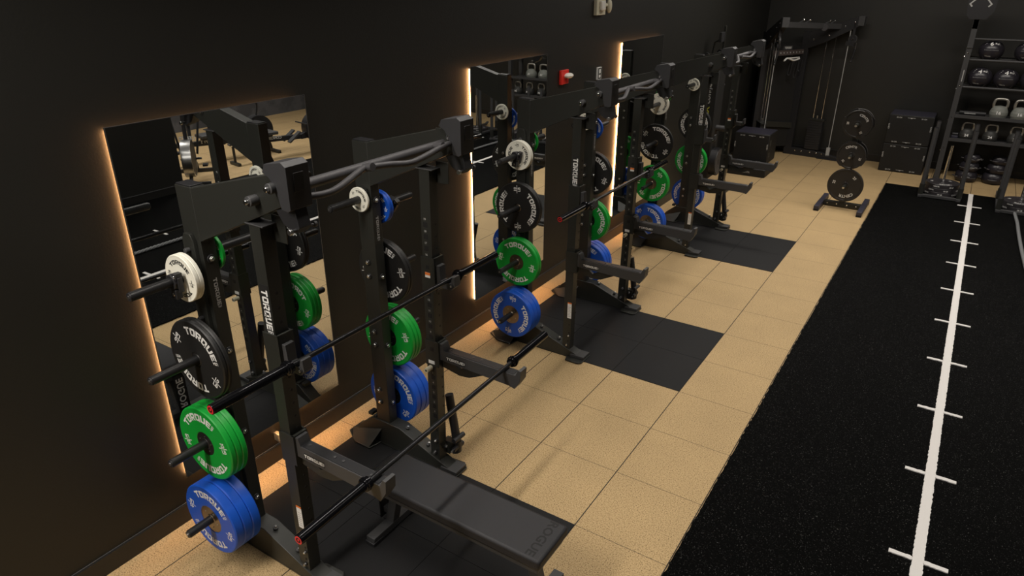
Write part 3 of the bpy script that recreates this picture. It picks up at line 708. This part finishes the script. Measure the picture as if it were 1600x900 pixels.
# ------------------------------------------------------------------ plate tree
def gym_plate(r, t, txt, num, name='iron_plate', lobed=True, color=IRON, vert=False):
    root = empty(name); d = MB(); h = t/2
    d.lathe((0, 0, 0), (0, 1, 0), [(.0255, -h, color), (.045, -h, color), (.05, -h+.006, color), (r*.86, -h+.006, color), (r*.90, -h, color), (r-.004, -h, color), (r, -h+.004, color), (r, h-.004, color), (r-.004, h, color), (r*.9, h, color), (r*.86, h-.006, color), (.05, h-.006, color), (.045, h, color), (.0255, h, color), (.0255, -h, color)], 56)
    if lobed:
        for i in range(3):                         # the raised grip lobes of the rim
            a0 = 2*PI*i/3
            pts = [((r+.010)*math.sin(a0+k*.09), (r+.010)*math.cos(a0+k*.09)) for k in range(8)] + [((r-.03)*math.sin(a0+k*.09), (r-.03)*math.cos(a0+k*.09)) for k in range(7, -1, -1)]
            d.prism(pts, 'y', -h-.001, h+.001, color)
    for s in (-1, 1):
        Mx = face_m((0, s*(h-.0055), 0), (1, 0, 0) if s < 0 else (-1, 0, 0), (0, 0, 1))
        put(d, font2d(txt), Mx, r*.17, WHITE, 1.1, (r*.68, .3)); put(d, font2d(num), Mx, r*.15, WHITE, 1, (r*.66, 2.3)); put(d, font2d(num), Mx, r*.15, WHITE, 1, (r*.66, 4.4))
    d.build('disc', root, weld=False)
    return root
TX, TY = 2.29, 8.03
def plate_tree():
    t = empty('plate_tree', (TX, TY, 0), 0, 'black plate storage tree standing on the tan floor before the turf', 'plate tree')
    for s in (-1, 1):
        f = MB(); f.box(s*.29-.035, s*.29+.035, -.40, .40, .012, .075, BLUEPR)
        for y in (-.36, .36): f.box(s*.29-.037, s*.29+.037, y-.04, y+.04, 0, .03, DARK)
        for y in (-.05, .05): f.cyl((s*.29+s*.035, y, .045), (s*.29+s*.045, y, .045), .012, CHROME, 10)
        f.build('foot', t, bevel=.004)
    b = MB(); b.box(-.255, .255, -.035, .035, .02, .08, FRAME)
    for x in (-.2, -.07, .07, .2): b.cyl((x, -.035, .05), (x, -.045, .05), .011, CHROME, 8)
    b.build('base_bar', t, bevel=.003)
    MB().box(-.035, .035, -.035, .035, .08, 1.38, FRAME).build('post', t, bevel=.003)
    for z in (.36, .80, 1.25):
        for s in (-1, 1):
            MB().cyl((0, s*.035, z), (0, s*.25, z), .024, FRAME, 20).cyl((0, s*.25, z), (0, s*.256, z), .016, STEEL, 16).build('plate_horn', t)
plate_tree()
pa = gym_plate(.245, .04, 'CENTR', '25', lobed=False); pa.location = (TX, TY-.08, .36-.001); pa.rotation_euler = (0, D(150), 0); tag(pa, 'largest black plate on the lowest peg of the plate tree', 'weight plate', 'plates on the tree')
pb = gym_plate(.195, .034, 'CENTR', '25'); pb.location = (TX, TY-.08, .80-.001); pb.rotation_euler = (0, D(-25), 0); tag(pb, 'black plate on the middle peg of the plate tree, front side', 'weight plate', 'plates on the tree')
pc = copy_tree(pb); pc.location = (TX, TY-.08, 1.25-.001); pc.rotation_euler = (0, D(20), 0); tag(pc, 'black plate on the top peg of the plate tree, front side', 'weight plate', 'plates on the tree')
pd = copy_tree(pb); pd.location = (TX, TY+.08, 1.25-.001); pd.rotation_euler = (0, D(70), 0); tag(pd, 'black plate on the back of the top peg of the plate tree', 'weight plate', 'plates on the tree')
pe = copy_tree(pb); pe.location = (TX, TY+.08, .80-.001); pe.rotation_euler = (0, D(110), 0); tag(pe, 'black plate on the back of the middle peg of the plate tree', 'weight plate', 'plates on the tree')

# ------------------------------------------------------------------ storage rack on the far wall
def storage():
    t = empty('storage_rack', (3.36, 10.62, 0), 0, 'tall black storage rack of balls and kettlebells against the far wall', 'storage rack')
    Wd = 2.03
    for x in (0, Wd):
        u = MB(); u.box(x-.038, x+.038, 0, .076, 0.012, 2.55, FRAME_GREY)
        u.box(x-.05, x+.05, -.06, .45, 0, .012, FRAME)
        for z in (.5, 1.0, 1.5, 2.0): u.cyl((x-.038, .03, z), (x-.046, .03, z), .011, CHROME, 8); u.cyl((x, 0, z+.05), (x, -.006, z+.05), .011, CHROME, 8)
        u.box(x-.001, x+.012, -.0008, 0, 1.62, 1.80, GREYT)
        u.build('upright', t, bevel=.003); MB().box(x-.038, x+.038, .45, .526, 0.0, 2.3, FRAME_GREY).build('upright', t, bevel=.003)
        MB().box(x-.03, x+.03, .076, .45, 1.97, 2.03, FRAME).build('cross_member', t)
    for z, k in ((1.955, 'r'), (1.535, 'r'), (1.085, 's'), (.70, 's')):
        s = MB()
        if k == 'r':
            s.cyl((.038, .04, z), (Wd-.038, .04, z), .020, FRAME_GREY, 14); s.cyl((.038, .32, z), (Wd-.038, .32, z), .020, FRAME_GREY, 14); s.box(.0, Wd, .38, .42, z+.0, z+.03, FRAME)
        else:
            s.box(.038, Wd-.038, .0, .44, z-.02, z-.005, FRAME_GREY); s.box(.038, Wd-.038, -.008, .0, z-.035, z+.02, FRAME_GREY)
        s.build('shelf', t, bevel=.002)
    MB().cyl((.038, .04, 2.27), (Wd-.038, .04, 2.27), .016, FRAME_GREY, 12).build('top_rail', t)
    s = MB(); s.prism([(-.18, 2.920), (-.155, 2.620), (-.10, 2.560), (.12, 2.560), (.20, 2.680), (.22, 2.920), (.02, 3.040)], 'y', -.02, .0, DARK)
    for q in (-1, 1):
        s.prism([(q*.13, 2.780), (q*.045, 2.870), (q*.06, 2.885), (q*.155, 2.780), (q*.115, 2.735), (q*.10, 2.750)], 'y', -.022, -.02, GREYT)
    s.box(-.035, .035, -.0, .05, 2.42, 2.62, FRAME)
    s.build('crest_sign', t)['label'] = 'dark shield with grey chevrons'
    s = MB(); s.box(-.05, .05, -.012, 0, 2.13, 2.14, CHROME); s.build('clip', t)
storage()
def med_ball(r, num, unit='KG'):
    t = empty('medicine_ball'); b = MB(); b.sphere((0, 0, 0), r, r, r*.93, BALL, 36)
    for a in (-.75, .75):                           # curved panel seams with their stitching
        for k in range(11):
            ph = -1.0+k*.2
            n = Vector((math.sin(a*.95)*math.cos(ph*.9), -math.cos(a)*math.cos(ph*.9), math.sin(ph*.9)))
            p = Vector((n.x*r, n.y*r, n.z*r*.93)); b.cyl(p-n*.002, p+n*.0015, .0085, GREYT, 6)
    for k in range(13):
        a = -.55+k*.09; n = Vector((math.sin(a), -math.cos(a), .1)).normalized(); p = Vector((n.x*r, n.y*r, n.z*r*.93)); b.cyl(p-n*.002, p+n*.0012, .004, GREYT, 6)
    bo = b.build('shell', t)
    l = MB(); n = Vector((0, -math.cos(.75), math.sin(.75))); Mx = face_m(n*r*.985+n*.006, (1, 0, 0), Vector((0, math.sin(.75), math.cos(.75))))
    w_, V, F = font2d(num)
    out = []
    for a, b_ in V:
        p = Mx @ Vector(((a-w_/2)*.075-.012, (b_-.5)*.075, 0)); q = p.normalized(); out.append(Vector((q.x*r, q.y*r, q.z*r*.93))*1.008)
    l.add(out, F, WHITE)
    w_, V, F = font2d(unit); out = []
    for a, b_ in V:
        p = Mx @ Vector((.032+a*.034, (b_-.5)*.034+.006, 0)); q = p.normalized(); out.append(Vector((q.x*r, q.y*r, q.z*r*.93))*1.008)
    l.add(out, F, WHITE)
    w_, V, F = font2d('CENTR'); n = Vector((-.2, -math.cos(-.5), math.sin(-.5))).normalized(); Mx = face_m(n*r, (1, 0, 0), Vector((0, -math.sin(.5), math.cos(.5)))); out = []
    for a, b_ in V:
        p = Mx @ Vector(((a-w_/2)*.020, (b_-.5)*.020, 0)); q = p.normalized(); out.append(Vector((q.x*r, q.y*r, q.z*r*.93))*1.008)
    l.add(out, F, GREYT)
    l.build('marking', bo, weld=False)
    return t
mb6 = med_ball(.175, '6'); mb6.location = (3.66, 10.80, 1.955+.163+.0145-.064+.03); tag(mb6, 'black medicine ball marked 6 KG, left on the top shelf', 'medicine ball', 'medicine balls')
zt = mb6.location.z
m2_ = copy_tree(mb6); m2_.location = (4.14, 10.80, zt); tag(m2_, 'black medicine ball cut by the right photo edge, top shelf', 'medicine ball', 'medicine balls')
mb4 = med_ball(.175, '4'); mb4.location = (3.60, 10.80, zt-.42); tag(mb4, 'black medicine ball marked 4 KG, left on the second shelf', 'medicine ball', 'medicine balls')
m3_ = copy_tree(mb4); m3_.location = (3.955, 10.80, zt-.42); tag(m3_, 'black medicine ball marked 4 KG, second from left on second shelf', 'medicine ball', 'medicine balls')
m4_ = copy_tree(mb4); m4_.location = (4.31, 10.80, zt-.42); m4_.rotation_euler = (0, .5, .4); tag(m4_, 'turned medicine ball cut by the photo edge, second shelf', 'medicine ball', 'medicine balls')
def kettlebell(r, body, num):
    t = empty('kettlebell'); b = MB()
    b.lathe((0, 0, 0), (0, 0, 1), [(0.001, 0, body), (r*.72, 0, body), (r*.88, r*.12, body), (r, r*.55, body), (r*.99, r*.95, body), (r*.85, r*1.4, body), (r*.60, r*1.72, body), (.001, r*1.85, body)], 36)
    put(b, font2d(num), face_m((0, -r*1.005, r*.9), (1, 0, 0), (0, .1, 1)), r*.42, WHITE)
    b.build('bell', t, weld=False)
    h = MB(); pts = smoothp([(-r*.62, 0, r*1.35), (-r*.74, 0, r*2.0), (-r*.66, 0, r*2.55), (-r*.45, 0, r*2.75), (0, 0, r*2.80), (r*.45, 0, r*2.75), (r*.66, 0, r*2.55), (r*.74, 0, r*2.0), (r*.62, 0, r*1.35)], 5)
    h.tube(pts, .0165, HAND, 12); h.build('handle', t)
    return t
k16 = kettlebell(.098, KB16, '16'); k16.scale = (1.3, 1.2, 1.1); k16.location = (3.985, 10.74, 1.08); tag(k16, 'left grey kettlebell marked 16 on the third shelf', 'kettlebell', 'kettlebells')
k = copy_tree(k16); k.location = (4.27, 10.72, 1.08); tag(k, 'right grey kettlebell marked 16 on the third shelf', 'kettlebell', 'kettlebells')
k24 = kettlebell(.098, KB24, '24'); k24.scale = (1.08, 1.08, 1.0); k24.location = (3.63, 10.74, .695); tag(k24, 'leftmost black kettlebell marked 24 on the fourth shelf', 'kettlebell', 'kettlebells')
k = copy_tree(k24); k.location = (3.96, 10.74, .695); tag(k, 'middle black kettlebell marked 24 on the fourth shelf', 'kettlebell', 'kettlebells')
k = copy_tree(k24); k.location = (4.30, 10.74, .695); tag(k, 'black kettlebell marked 24 at right, behind the sled post', 'kettlebell', 'kettlebells')
for x, lab in ((4.56, 'left in the middle mirror'), (4.88, 'right edge in the middle mirror')):
    k = copy_tree(k16); k.location = (x, 10.74, 1.08); tag(k, 'grey kettlebell on the third shelf, ' + lab, 'kettlebell', 'kettlebells')
for x, lab in ((4.61, 'rightmost'), (4.92, 'middle'), (5.23, 'leftmost')):
    k = copy_tree(k24); k.location = (x, 10.74, .695); tag(k, 'black kettlebell on the fourth shelf, %s of those reflected in the middle mirror' % lab, 'kettlebell', 'kettlebells')
m_ = MB(); m_.cyl((3.45, 10.80, 1.115), (3.82, 10.80, 1.115), .034, DARK, 20); m_.box(3.52, 3.68, 10.764, 10.766, 1.105, 1.118, GREYT)
tag(m_.build('foam_roller'), 'black foam roller lying at the left of the third shelf', 'roller')
m_ = MB(); m_.box(3.42, 3.52, 10.70, 10.84, .697, .745, BLUEPR); m_.cyl((3.42, 10.77, .76), (3.52, 10.77, .76), .03, DARK, 12)
tag(m_.build('strap_bundle', bevel=.01), 'small black bundle left of the black kettlebells on the fourth shelf', 'bundle')
def sandbag(r, h, label):
    t = empty('sandbag'); b = MB(); b.lathe((0, 0, 0), (0, 0, 1), [(.001, 0, BALL), (r*.8, 0, BALL), (r*.97, h*.2, BALL), (r, h*.5, BALL), (r*.95, h*.8, BALL), (r*.75, h, BALL), (.001, h*1.0, BALL)], 28)
    for i in range(4):
        a = i*PI/2+.5; n = Vector((math.cos(a), math.sin(a), 0)); p = n*r*.99+Vector((0, 0, h*.5)); q = Vector((-n.y, n.x, 0))
        b.tube(smoothp([p-q*.06, p-q*.05+n*.03, p+q*.05+n*.03, p+q*.06], 4), .008, GRIP, 8)
    b.build('bag', t)
    k_ = MB(); put(k_, font2d('CENTR'), face_m((0, -r*1.002-.001, h*.52), (1, 0, 0), (0, 0, 1)), .028, GREYT); k_.build('marking', t, weld=False)
    return tag(t, label, 'sandbag', 'sandbags under the storage rack')
for j, (sx, sy, side) in enumerate(((3.78, 10.80, 'left'), (4.17, 10.86, 'right'))):
    z = 0.001
    for i, (r, h, nm) in enumerate(((.165, .17, 'bottom'), (.14, .15, 'middle'), (.12, .13, 'top'))):
        o = sandbag(r, h, '%s black sandbag of the %s pile under the storage rack' % (nm, side)); o.location = (sx+.012*i, sy, z); o.rotation_euler = (0, 0, .5*i+j); z += h+.001

# ------------------------------------------------------------------ push sleds
def sled(x0, label):
    t = empty('push_sled', (x0, 9.28, 0), 0, label, 'sled')
    w_ = .52
    for x in (0, w_):
        r = MB(); r.box(x-.03, x+.03, -.06, .95, .016, .055, FRAME_GREY); r.prism([(.95, .016), (1.03, .07), (1.03, .085), (.95, .055)], 'x', x-.03, x+.03, FRAME_GREY); r.build('runner', t, bevel=.003)
        for y, hh in ((0, 1.08), (.62, 1.08)):
            MB().cyl((x, y, .05), (x, y, hh), .030, FRAME_GREY, 18).cyl((x, y, hh), (x, y, hh+.01), .026, DARK, 14).cyl((x, y, .05), (x, y, .22), .037, FRAME, 18).build('push_post', t)
    MB().box(.03, w_-.03, -.05, .01, .022, .06, FRAME_GREY).box(.03, w_-.03, .58, .64, .022, .06, FRAME_GREY).box(.06, w_-.06, .01, .58, .03, .042, FRAME).build('deck', t, bevel=.002)
    MB().cyl((w_/2, .24, .04), (w_/2, .24, .80), .0235, CHROME, 20).build('load_pin', t)
    return t
s1 = sled(3.225, 'left push sled on the turf with three plates on its pin')
s2 = sled(4.255, 'right push sled on the turf edge with a rope hitched to it'); s2.location.y = 9.0
s3 = sled(5.27, 'third push sled, seen only as a reflection in the middle mirror')
def flatplate(x, y, z, lab, rz):
    o = gym_plate(.235, .060, 'CENTR', '25', lobed=False, color=BLACKF); o.location = (x, y, z); o.rotation_euler = (PI/2, 0, rz)
    for a, tx in ((0, '25 LB'), (.9, 'CENTR'), (-.9, 'CENTR')):
        k_ = MB()
        for th0 in (a,):
            w_, V, F = font2d(tx); out = []
            for p, q in V:
                th = th0+(p-w_/2)*.020/.2362; out.append((.2362*math.sin(th), (q-.5)*.020, .2362*math.cos(th)))
            k_.add(out, F, WHITE)
        k_.build('rim_marking', o, weld=False)
    return tag(o, lab, 'weight plate', 'plates on the sleds')
BLACKF = mat('plate_black_rubber', (.03, .027, .03), .4, 0, .2, 80)
for i, nm in enumerate(('bottom', 'middle', 'top')): flatplate(3.225+.26, 9.28+.24, .075+.061*i, '%s plate on the pin of the left push sled' % nm, .3*i)
for i, nm in enumerate(('bottom', 'top')): flatplate(4.255+.26, 9.0+.24, .075+.061*i, '%s plate on the pin of the right push sled' % nm, .3*i)
flatplate(5.27+.26, 9.28+.24, .075, 'plate on the pin of the push sled reflected in the middle mirror', .2)
def battle_rope():
    cpts = smoothp([(4.46, 8.90, .055), (4.475, 8.75, .0395), (4.49, 8.4, .0395), (4.50, 7.8, .0395), (4.53, 6.9, .0395), (4.60, 5.5, .0395), (4.66, 4, .0395), (4.68, 2, .0395), (4.64, .5, .0395), (4.60, -1.5, .0395)], 30)
    mb = MB()
    for s in range(3):                              # three twisted strands
        pts = []; L_ = 0
        for i in range(len(cpts)):
            pass
        # resample finely
        fine = []
        for i in range(len(cpts)-1):
            for k_ in range(6): fine.append(cpts[i].lerp(cpts[i+1], k_/6))
        for i, p in enumerate(fine):
            if i: L_ += (p-fine[i-1]).length
            a = L_*2*PI/.16+s*2*PI/3; pts.append(p+Vector((math.cos(a)*.011, 0, math.sin(a)*.011)))
        mb.tube(pts, .0115, ROPE, 6)
    tag(mb.build('battle_rope', ang=60), 'long grey twisted rope lying along the turf from the right sled', 'rope')
battle_rope()

# ------------------------------------------------------------------ cable machine in the corner
def cable_machine():
    t = empty('cable_machine', (.9, 10.9, 0), 0, 'tall black cable crossover machine in the far left corner', 'cable machine')
    def side(o, d, nm):
        # o: rear foot point, d: unit direction on the floor towards the pulley end
        o = Vector((o[0]-.9, o[1]-10.9, 0)); ang = math.atan2(d[1], d[0]); Mx = Matrix.Translation(o) @ Matrix.Rotation(ang, 4, 'Z')
        MB().box(0, .12, -.045, .045, .05, 2.26, DARK, Mx).build('upright', t, bevel=.003)
        b = MB(); b.prism([(.12, 2.25), (.12, 1.96), (.40, 2.08), (.98, 2.40), (.98, 2.53), (.90, 2.53)], 'y', -.05, .05, DARK, Mx); b.box(.90, 1.0, -.06, .06, 2.38, 2.54, FRAME_GREY, Mx)
        for x, z in ((.2, 2.12), (.45, 2.2), (.7, 2.36), (.85, 2.44)): b.cyl(Mx @ Vector((x, -.05, z)), Mx @ Vector((x, -.06, z)), .012, CHROME, 8)
        b.build('top_beam', t, bevel=.004)
        f = MB(); f.prism([(-.02, .0), (-.02, .13), (.55, .13), (1.0, .05), (1.12, .02), (1.12, 0)], 'y', -.05, .05, DARK, Mx)
        f.prism([(.62, -.10), (1.12, -.10), (1.16, -.02), (1.12, .10), (.62, .10)], 'z', .003, .016, DARK, Mx)
        for x in (.2, .32, .48, .6, .7): f.cyl(Mx @ Vector((x, -.05, .09)), Mx @ Vector((x, -.062, .09)), .012, CHROME, 8)
        f.build('foot', t, bevel=.003)
        s = MB()
        for i in range(12): s.box(.36, .62, -.055, .055, .15+.045*i, .15+.045*i+.042, DARK, Mx)
        s.box(.34, .64, -.06, .06, .69, .72, FRAME, Mx); s.cyl(Mx @ Vector((.49, 0, .72)), Mx @ Vector((.49, 0, .78)), .015, STEEL, 10)
        s.build('weight_stack', t, bevel=.002)
        for x in (.42, .57): MB().cyl(Mx @ Vector((x, 0, .14)), Mx @ Vector((x, 0, 2.09 if x < .5 else 2.17)), .0085, CHROME, 10).build('guide_rod', t)
        MB().cyl(Mx @ Vector((.80, -.03, .12)), Mx @ Vector((.80, -.03, 2.32)), .007, GREYT, 8).box(.77, .83, -.05, -.01, .06, .22, OFFG, Mx).build('cable', t)
        p = MB()
        c = Mx @ Vector((.86, -.03, 2.16)); ax = (Mx.to_3x3() @ Vector((0, 1, 0)))
        p.cyl(c-ax*.012, c+ax*.012, .065, DARK, 24); p.lathe(c, ax, [(.063, -.014, FRAME_GREY), (.072, -.014, FRAME_GREY), (.072, .014, FRAME_GREY), (.063, .014, FRAME_GREY)], 24)
        p.box(.76, .90, -.06, 0, 2.05, 2.12, DARK, Mx); p.box(.84, .88, -.05, -.01, 2.2, 2.42, DARK, Mx); p.cyl(c-ax*.03, c+ax*.03, .014, CHROME, 10)
        p.build('pulley', t)
        h = MB(); q = Mx @ Vector((.93, -.03, 2.10)); h.tube([q, q+Vector((0, 0, -.10))], .008, CHROME, 8); h.tube([q+Vector((0, 0, -.10)), q+Vector((-.03, -.01, -.30))], .016, DARK, 10); h.sphere(q+Vector((-.033, -.011, -.32)), .022, .022, .022, DARK, 10)
        h.build('hand_grip', t)
        return Mx
    OFFG = GREYT
    A = side((.72, 11.22), (1, -.10), 'a')
    Bm = side((.16, 10.72), (.50, -.84), 'b')
    cb = MB()
    p0 = Bm @ Vector((.85, 0, 2.42)); p1 = A @ Vector((.62, 0, 2.36)); 
    def beam(mb, p0, p1, w_, h_, mt):
        d = (p1-p0); L_ = d.length; q = d.to_track_quat('X', 'Z'); M_ = Matrix.Translation(p0) @ q.to_matrix().to_4x4(); mb.box(0, L_, -w_/2, w_/2, -h_/2, h_/2, mt, M_)
    beam(cb, p0, p1, .07, .09, FRAME_GREY)
    for k in (.35, .45, .8, .88):
        c = p0.lerp(p1, k); cb.tube([c+Vector((0, -.05, .08)), c+Vector((-.14, -.06, .0))], .014, FRAME_GREY, 8); cb.sphere(c+Vector((.0, -.05, .09)), .018, .018, .018, CHROME, 8)
    c = p0.lerp(p1, .72)+Vector((0, -.06, -.02)); cb.cyl(c, c+Vector((0, -.03, 0)), .06, GRIP, 20)
    cb.build('cross_beam', t, bevel=.002)
    s = MB(); q0 = Bm @ Vector((.62, 0, 1.93)); q1 = A @ Vector((.05, 0, 1.90)); beam(s, q0, q1, .03, .085, BRN)
    d = (q1-q0).normalized(); nrm = d.cross(Vector((0, 0, 1))).normalized()
    if nrm.y > 0: nrm = -nrm
    for k in range(9):
        c = q0.lerp(q1, .08+k*.105)+nrm*.015; s.cyl(c, c+nrm*.006, .013, GREYT, 10)
    mid = q0.lerp(q1, .42)+Vector((0, 0, .085)); beam(s, mid-d*.16, mid+d*.16, .02, .07, FRAME_GREY)
    put(s, TQ, face_m(mid+nrm*.0125, d, (0, 0, 1)), .035, WHITE, 1.05)
    s.build('accessory_rail', t)
    b = MB(); c = q0.lerp(q1, .5)+nrm*.06+Vector((0, 0, -.09))
    b.tube(smoothp([c-d*.26+Vector((0, 0, -.04)), c-d*.16, c-d*.05+Vector((0, 0, -.02)), c+d*.05+Vector((0, 0, -.04)), c+d*.16+Vector((0, 0, -.04)), c+d*.28+Vector((0, 0, -.02))], 6), .015, WHITE, 10)
    b.tube(smoothp([c-d*.16, c+Vector((0, 0, -.0)), c+d*.15, c+d*.27], 6), .013, WHITE, 10); b.cyl(c, c+Vector((0, 0, .06)), .008, CHROME, 8)
    b.build('curl_handle', t)['label'] = 'white bent pull down handle'
    for k, ln in ((.55, .25), (.75, .3), (.88, .2)):
        c = q0.lerp(q1, k)+nrm*.03+Vector((0, 0, -.1)); MB().tube(smoothp([c, c+Vector((-.03, 0, -ln)), c+Vector((.01, 0, -ln-.03)), c+Vector((.03, 0, -.05))], 6), .010, DARK, 8).build('hanging_strap', t)
    br = MB(); beam(br, Bm @ Vector((.1, 0, .62)), A @ Vector((.06, 0, .55)), .05, .10, FRAME); br.build('lower_brace', t)
    sc = MB(); beam(sc, Bm @ Vector((.05, 0, 1.1)), A @ Vector((.03, 0, 1.1)), .02, 1.9, BOXF); sc.build('back_panel', t)
BRN = mat('rail_brown', (.09, .07, .065), .5)
cable_machine()

# ------------------------------------------------------------------ ski machine on the wall behind the farthest rack
def ski_machine():
    t = empty('ski_machine', (-.015, 7.95, 0), 0, 'tall black wall-mounted ski trainer with white vertical lettering', 'ski trainer')
    b = MB(); b.box(.012, .30, -.17, .17, .18, 2.06, BLACKT); bo = b.build('column', t, bevel=.02)
    l = MB(); put(l, font2d('concept 2'), face_m((.16, -.1712, 1.62), (0, 0, 1), (-1, 0, 0)), .085, GREYT, 1.1)
    put(l, font2d('CX'), face_m((.16, -.1712, 1.24), (0, 0, 1), (-1, 0, 0)), .085, YEL); l.build('lettering', bo, weld=False)
    for s in (-1, 1):
        p = MB(); p.cyl((.12, s*.30, 2.08), (.12, s*.34, 2.08), .045, DARK, 16); p.tube([(.12, s*.17, 2.06), (.12, s*.32, 2.08)], .02, FRAME, 8); p.tube([(.13, s*.32, 2.05), (.14, s*.31, 1.62)], .004, GREYT, 6); p.cyl((.10, s*.31, 1.62), (.26, s*.31, 1.60), .016, FRAME_GREY, 10)
        p.build('pull_cord', t)
    MB().cyl((.28, 0, .98), (.52, 0, .98), .045, FRAME_GREY, 20).build('damper', t); f = MB(); f.cyl((.30, 0, .45), (.40, 0, .45), .22, DARK, 32); f.lathe((.40, 0, .45), (1, 0, 0), [(.05, 0, FRAME_GREY), (.2, .01, FRAME_GREY), (.2, 0, FRAME_GREY)], 24); f.build('flywheel', t)
    m_ = MB(); m_.tube([(.1, 0, 2.05), (.12, 0, 2.25), (.22, 0, 2.3)], .014, FRAME, 8); m_.box(.20, .24, -.08, .08, 2.26, 2.40, DARK); m_.box(.20, .235, .12, .14, 2.1, 2.48, FRAME); m_.build('monitor', t, bevel=.004)
    MB().box(.0, .62, -.24, .24, 0.0, .04, FRAME).build('base_plate', t, bevel=.004)
ski_machine()

# ------------------------------------------------------------------ machines across the turf, seen in the mirrors
def rower(loc, rz, label):
    t = empty('rowing_machine', loc, rz, label, 'rowing machine', 'rowing machines')
    MB().prism([(-1.15, .36), (-1.15, .44), (.35, .36), (.35, .27)], 'y', -.04, .04, DARK).build('rail', t, bevel=.004)
    s = MB(); s.prism([(-.55, -.15), (-.30, -.17), (-.28, .17), (-.55, .15)], 'z', .46, .52, FRAME_GREY); s.box(-.5, -.34, -.06, .06, .41, .46, DARK); s.build('seat', t, bevel=.015)
    f = MB(); f.cyl((.62, -.09, .46), (.62, .09, .46), .27, DARK, 40); f.lathe((.62, -.09, .46), (0, -1, 0), [(.06, 0, FRAME_GREY), (.07, .01, FRAME_GREY), (.24, .01, FRAME_GREY), (.25, 0, FRAME_GREY)], 32); f.build('flywheel', t)
    MB().prism([(.25, .27), (.25, .36), (.62, .50), (.70, .30)], 'y', -.05, .05, DARK).build('housing', t, bevel=.004)
    for x, yy in ((.85, .30), (-1.12, .16)):
        l = MB(); l.tube([(x-.06 if x > 0 else x, 0, .34), (x, 0, .06)], .025, FRAME, 10); l.box(x-.03, x+.03, -yy, yy, 0, .05, FRAME); l.build('leg', t)
    for yy in (-.11, .11): MB().box(.10, .40, yy-.05, yy+.05, .24, .27, FRAME_GREY, Matrix.Rotation(-.6, 4, 'Y')).build('foot_rest', t)
    MB().tube(smoothp([(.62, 0, .70), (.66, 0, .95), (.50, 0, 1.12)], 5), .016, DARK, 8).box(.44, .48, -.09, .09, 1.06, 1.20, DARK).build('monitor_arm', t)
    MB().cyl((.33, -.24, .56), (.33, .24, .56), .014, DARK, 12).build('pull_handle', t)
    l = MB(); put(l, font2d('CONCEPT 2'), face_m((-.35, -.0412, .385), (1, 0, -.053), (0.053, 0, 1)), .05, WHITE); put(l, font2d('CONCEPT 2'), face_m((-.35, .0412, .385), (-1, 0, .053), (0.053, 0, 1)), .05, WHITE); l.build('lettering', t, weld=False)
    return t
rw = rower((7.28, 5.76, 0), D(100), 'black rowing machine on tan floor, right in the nearest mirror')
rw2 = copy_tree(rw); rw2.location = (8.0, 4.95, 0); tag(rw2, 'black rowing machine behind rack reflection in the nearest mirror')
def air_bike(loc, rz):
    t = empty('exercise_bike', loc, rz, 'black fan bike seen in the nearest mirror beside the black partition', 'exercise bike')
    f = MB(); f.cyl((.35, -.07, .42), (.35, .07, .42), .29, DARK, 44); f.lathe((.35, 0, .42), (0, 1, 0), [(.285, -.075, STEEL), (.305, -.075, STEEL), (.305, .075, STEEL), (.285, .075, STEEL)], 48); f.build('flywheel', t)
    b = MB(); b.tube([(-.35, 0, .12), (.0, 0, .38), (.3, 0, .42)], .035, DARK, 12); b.tube([(-.05, 0, .32), (-.22, 0, .85)], .03, DARK, 12); b.tube([(.35, 0, .45), (.25, 0, 1.1)], .032, DARK, 12); b.build('frame', t)
    for x, w_ in ((-.42, .28), (.55, .30)): MB().box(x-.03, x+.03, -w_, w_, 0, .06, DARK).tube([(x, 0, .05), (x*.75, 0, .2)], .03, DARK, 8).build('foot', t)
    s = MB(); s.prism([(-.36, -.10), (-.10, -.03), (-.10, .03), (-.36, .10)], 'z', .86, .92, DARK); s.build('saddle', t, bevel=.02)
    for q in (-1, 1): MB().tube(smoothp([(.20, q*.12, .45), (.12, q*.20, .95), (.0, q*.24, 1.15), (-.12, q*.22, 1.18)], 5), .018, DARK, 10).build('handlebar', t)
    MB().cyl((.08, -.16, .35), (.08, .16, .35), .02, DARK, 10).box(.0, .14, -.24, -.16, .22, .25, DARK).box(.0, .14, .16, .24, .44, .47, DARK).build('pedal', t)
    MB().box(.18, .22, -.10, .10, 1.12, 1.30, DARK).build('monitor', t, bevel=.005)
    MB().tube([(.1, .1, .3), (.42, .1, .42)], .02, DARK, 8).build('chain_guard', t)
    l = MB(); put(l, font2d('CENTR'), face_m((.19, 0, .72), (0, 1, 0), (0, 0, 1)), .06, WHITE); l.build('lettering', t, weld=False)
air_bike((7.30, 3.72, 0), D(-140))
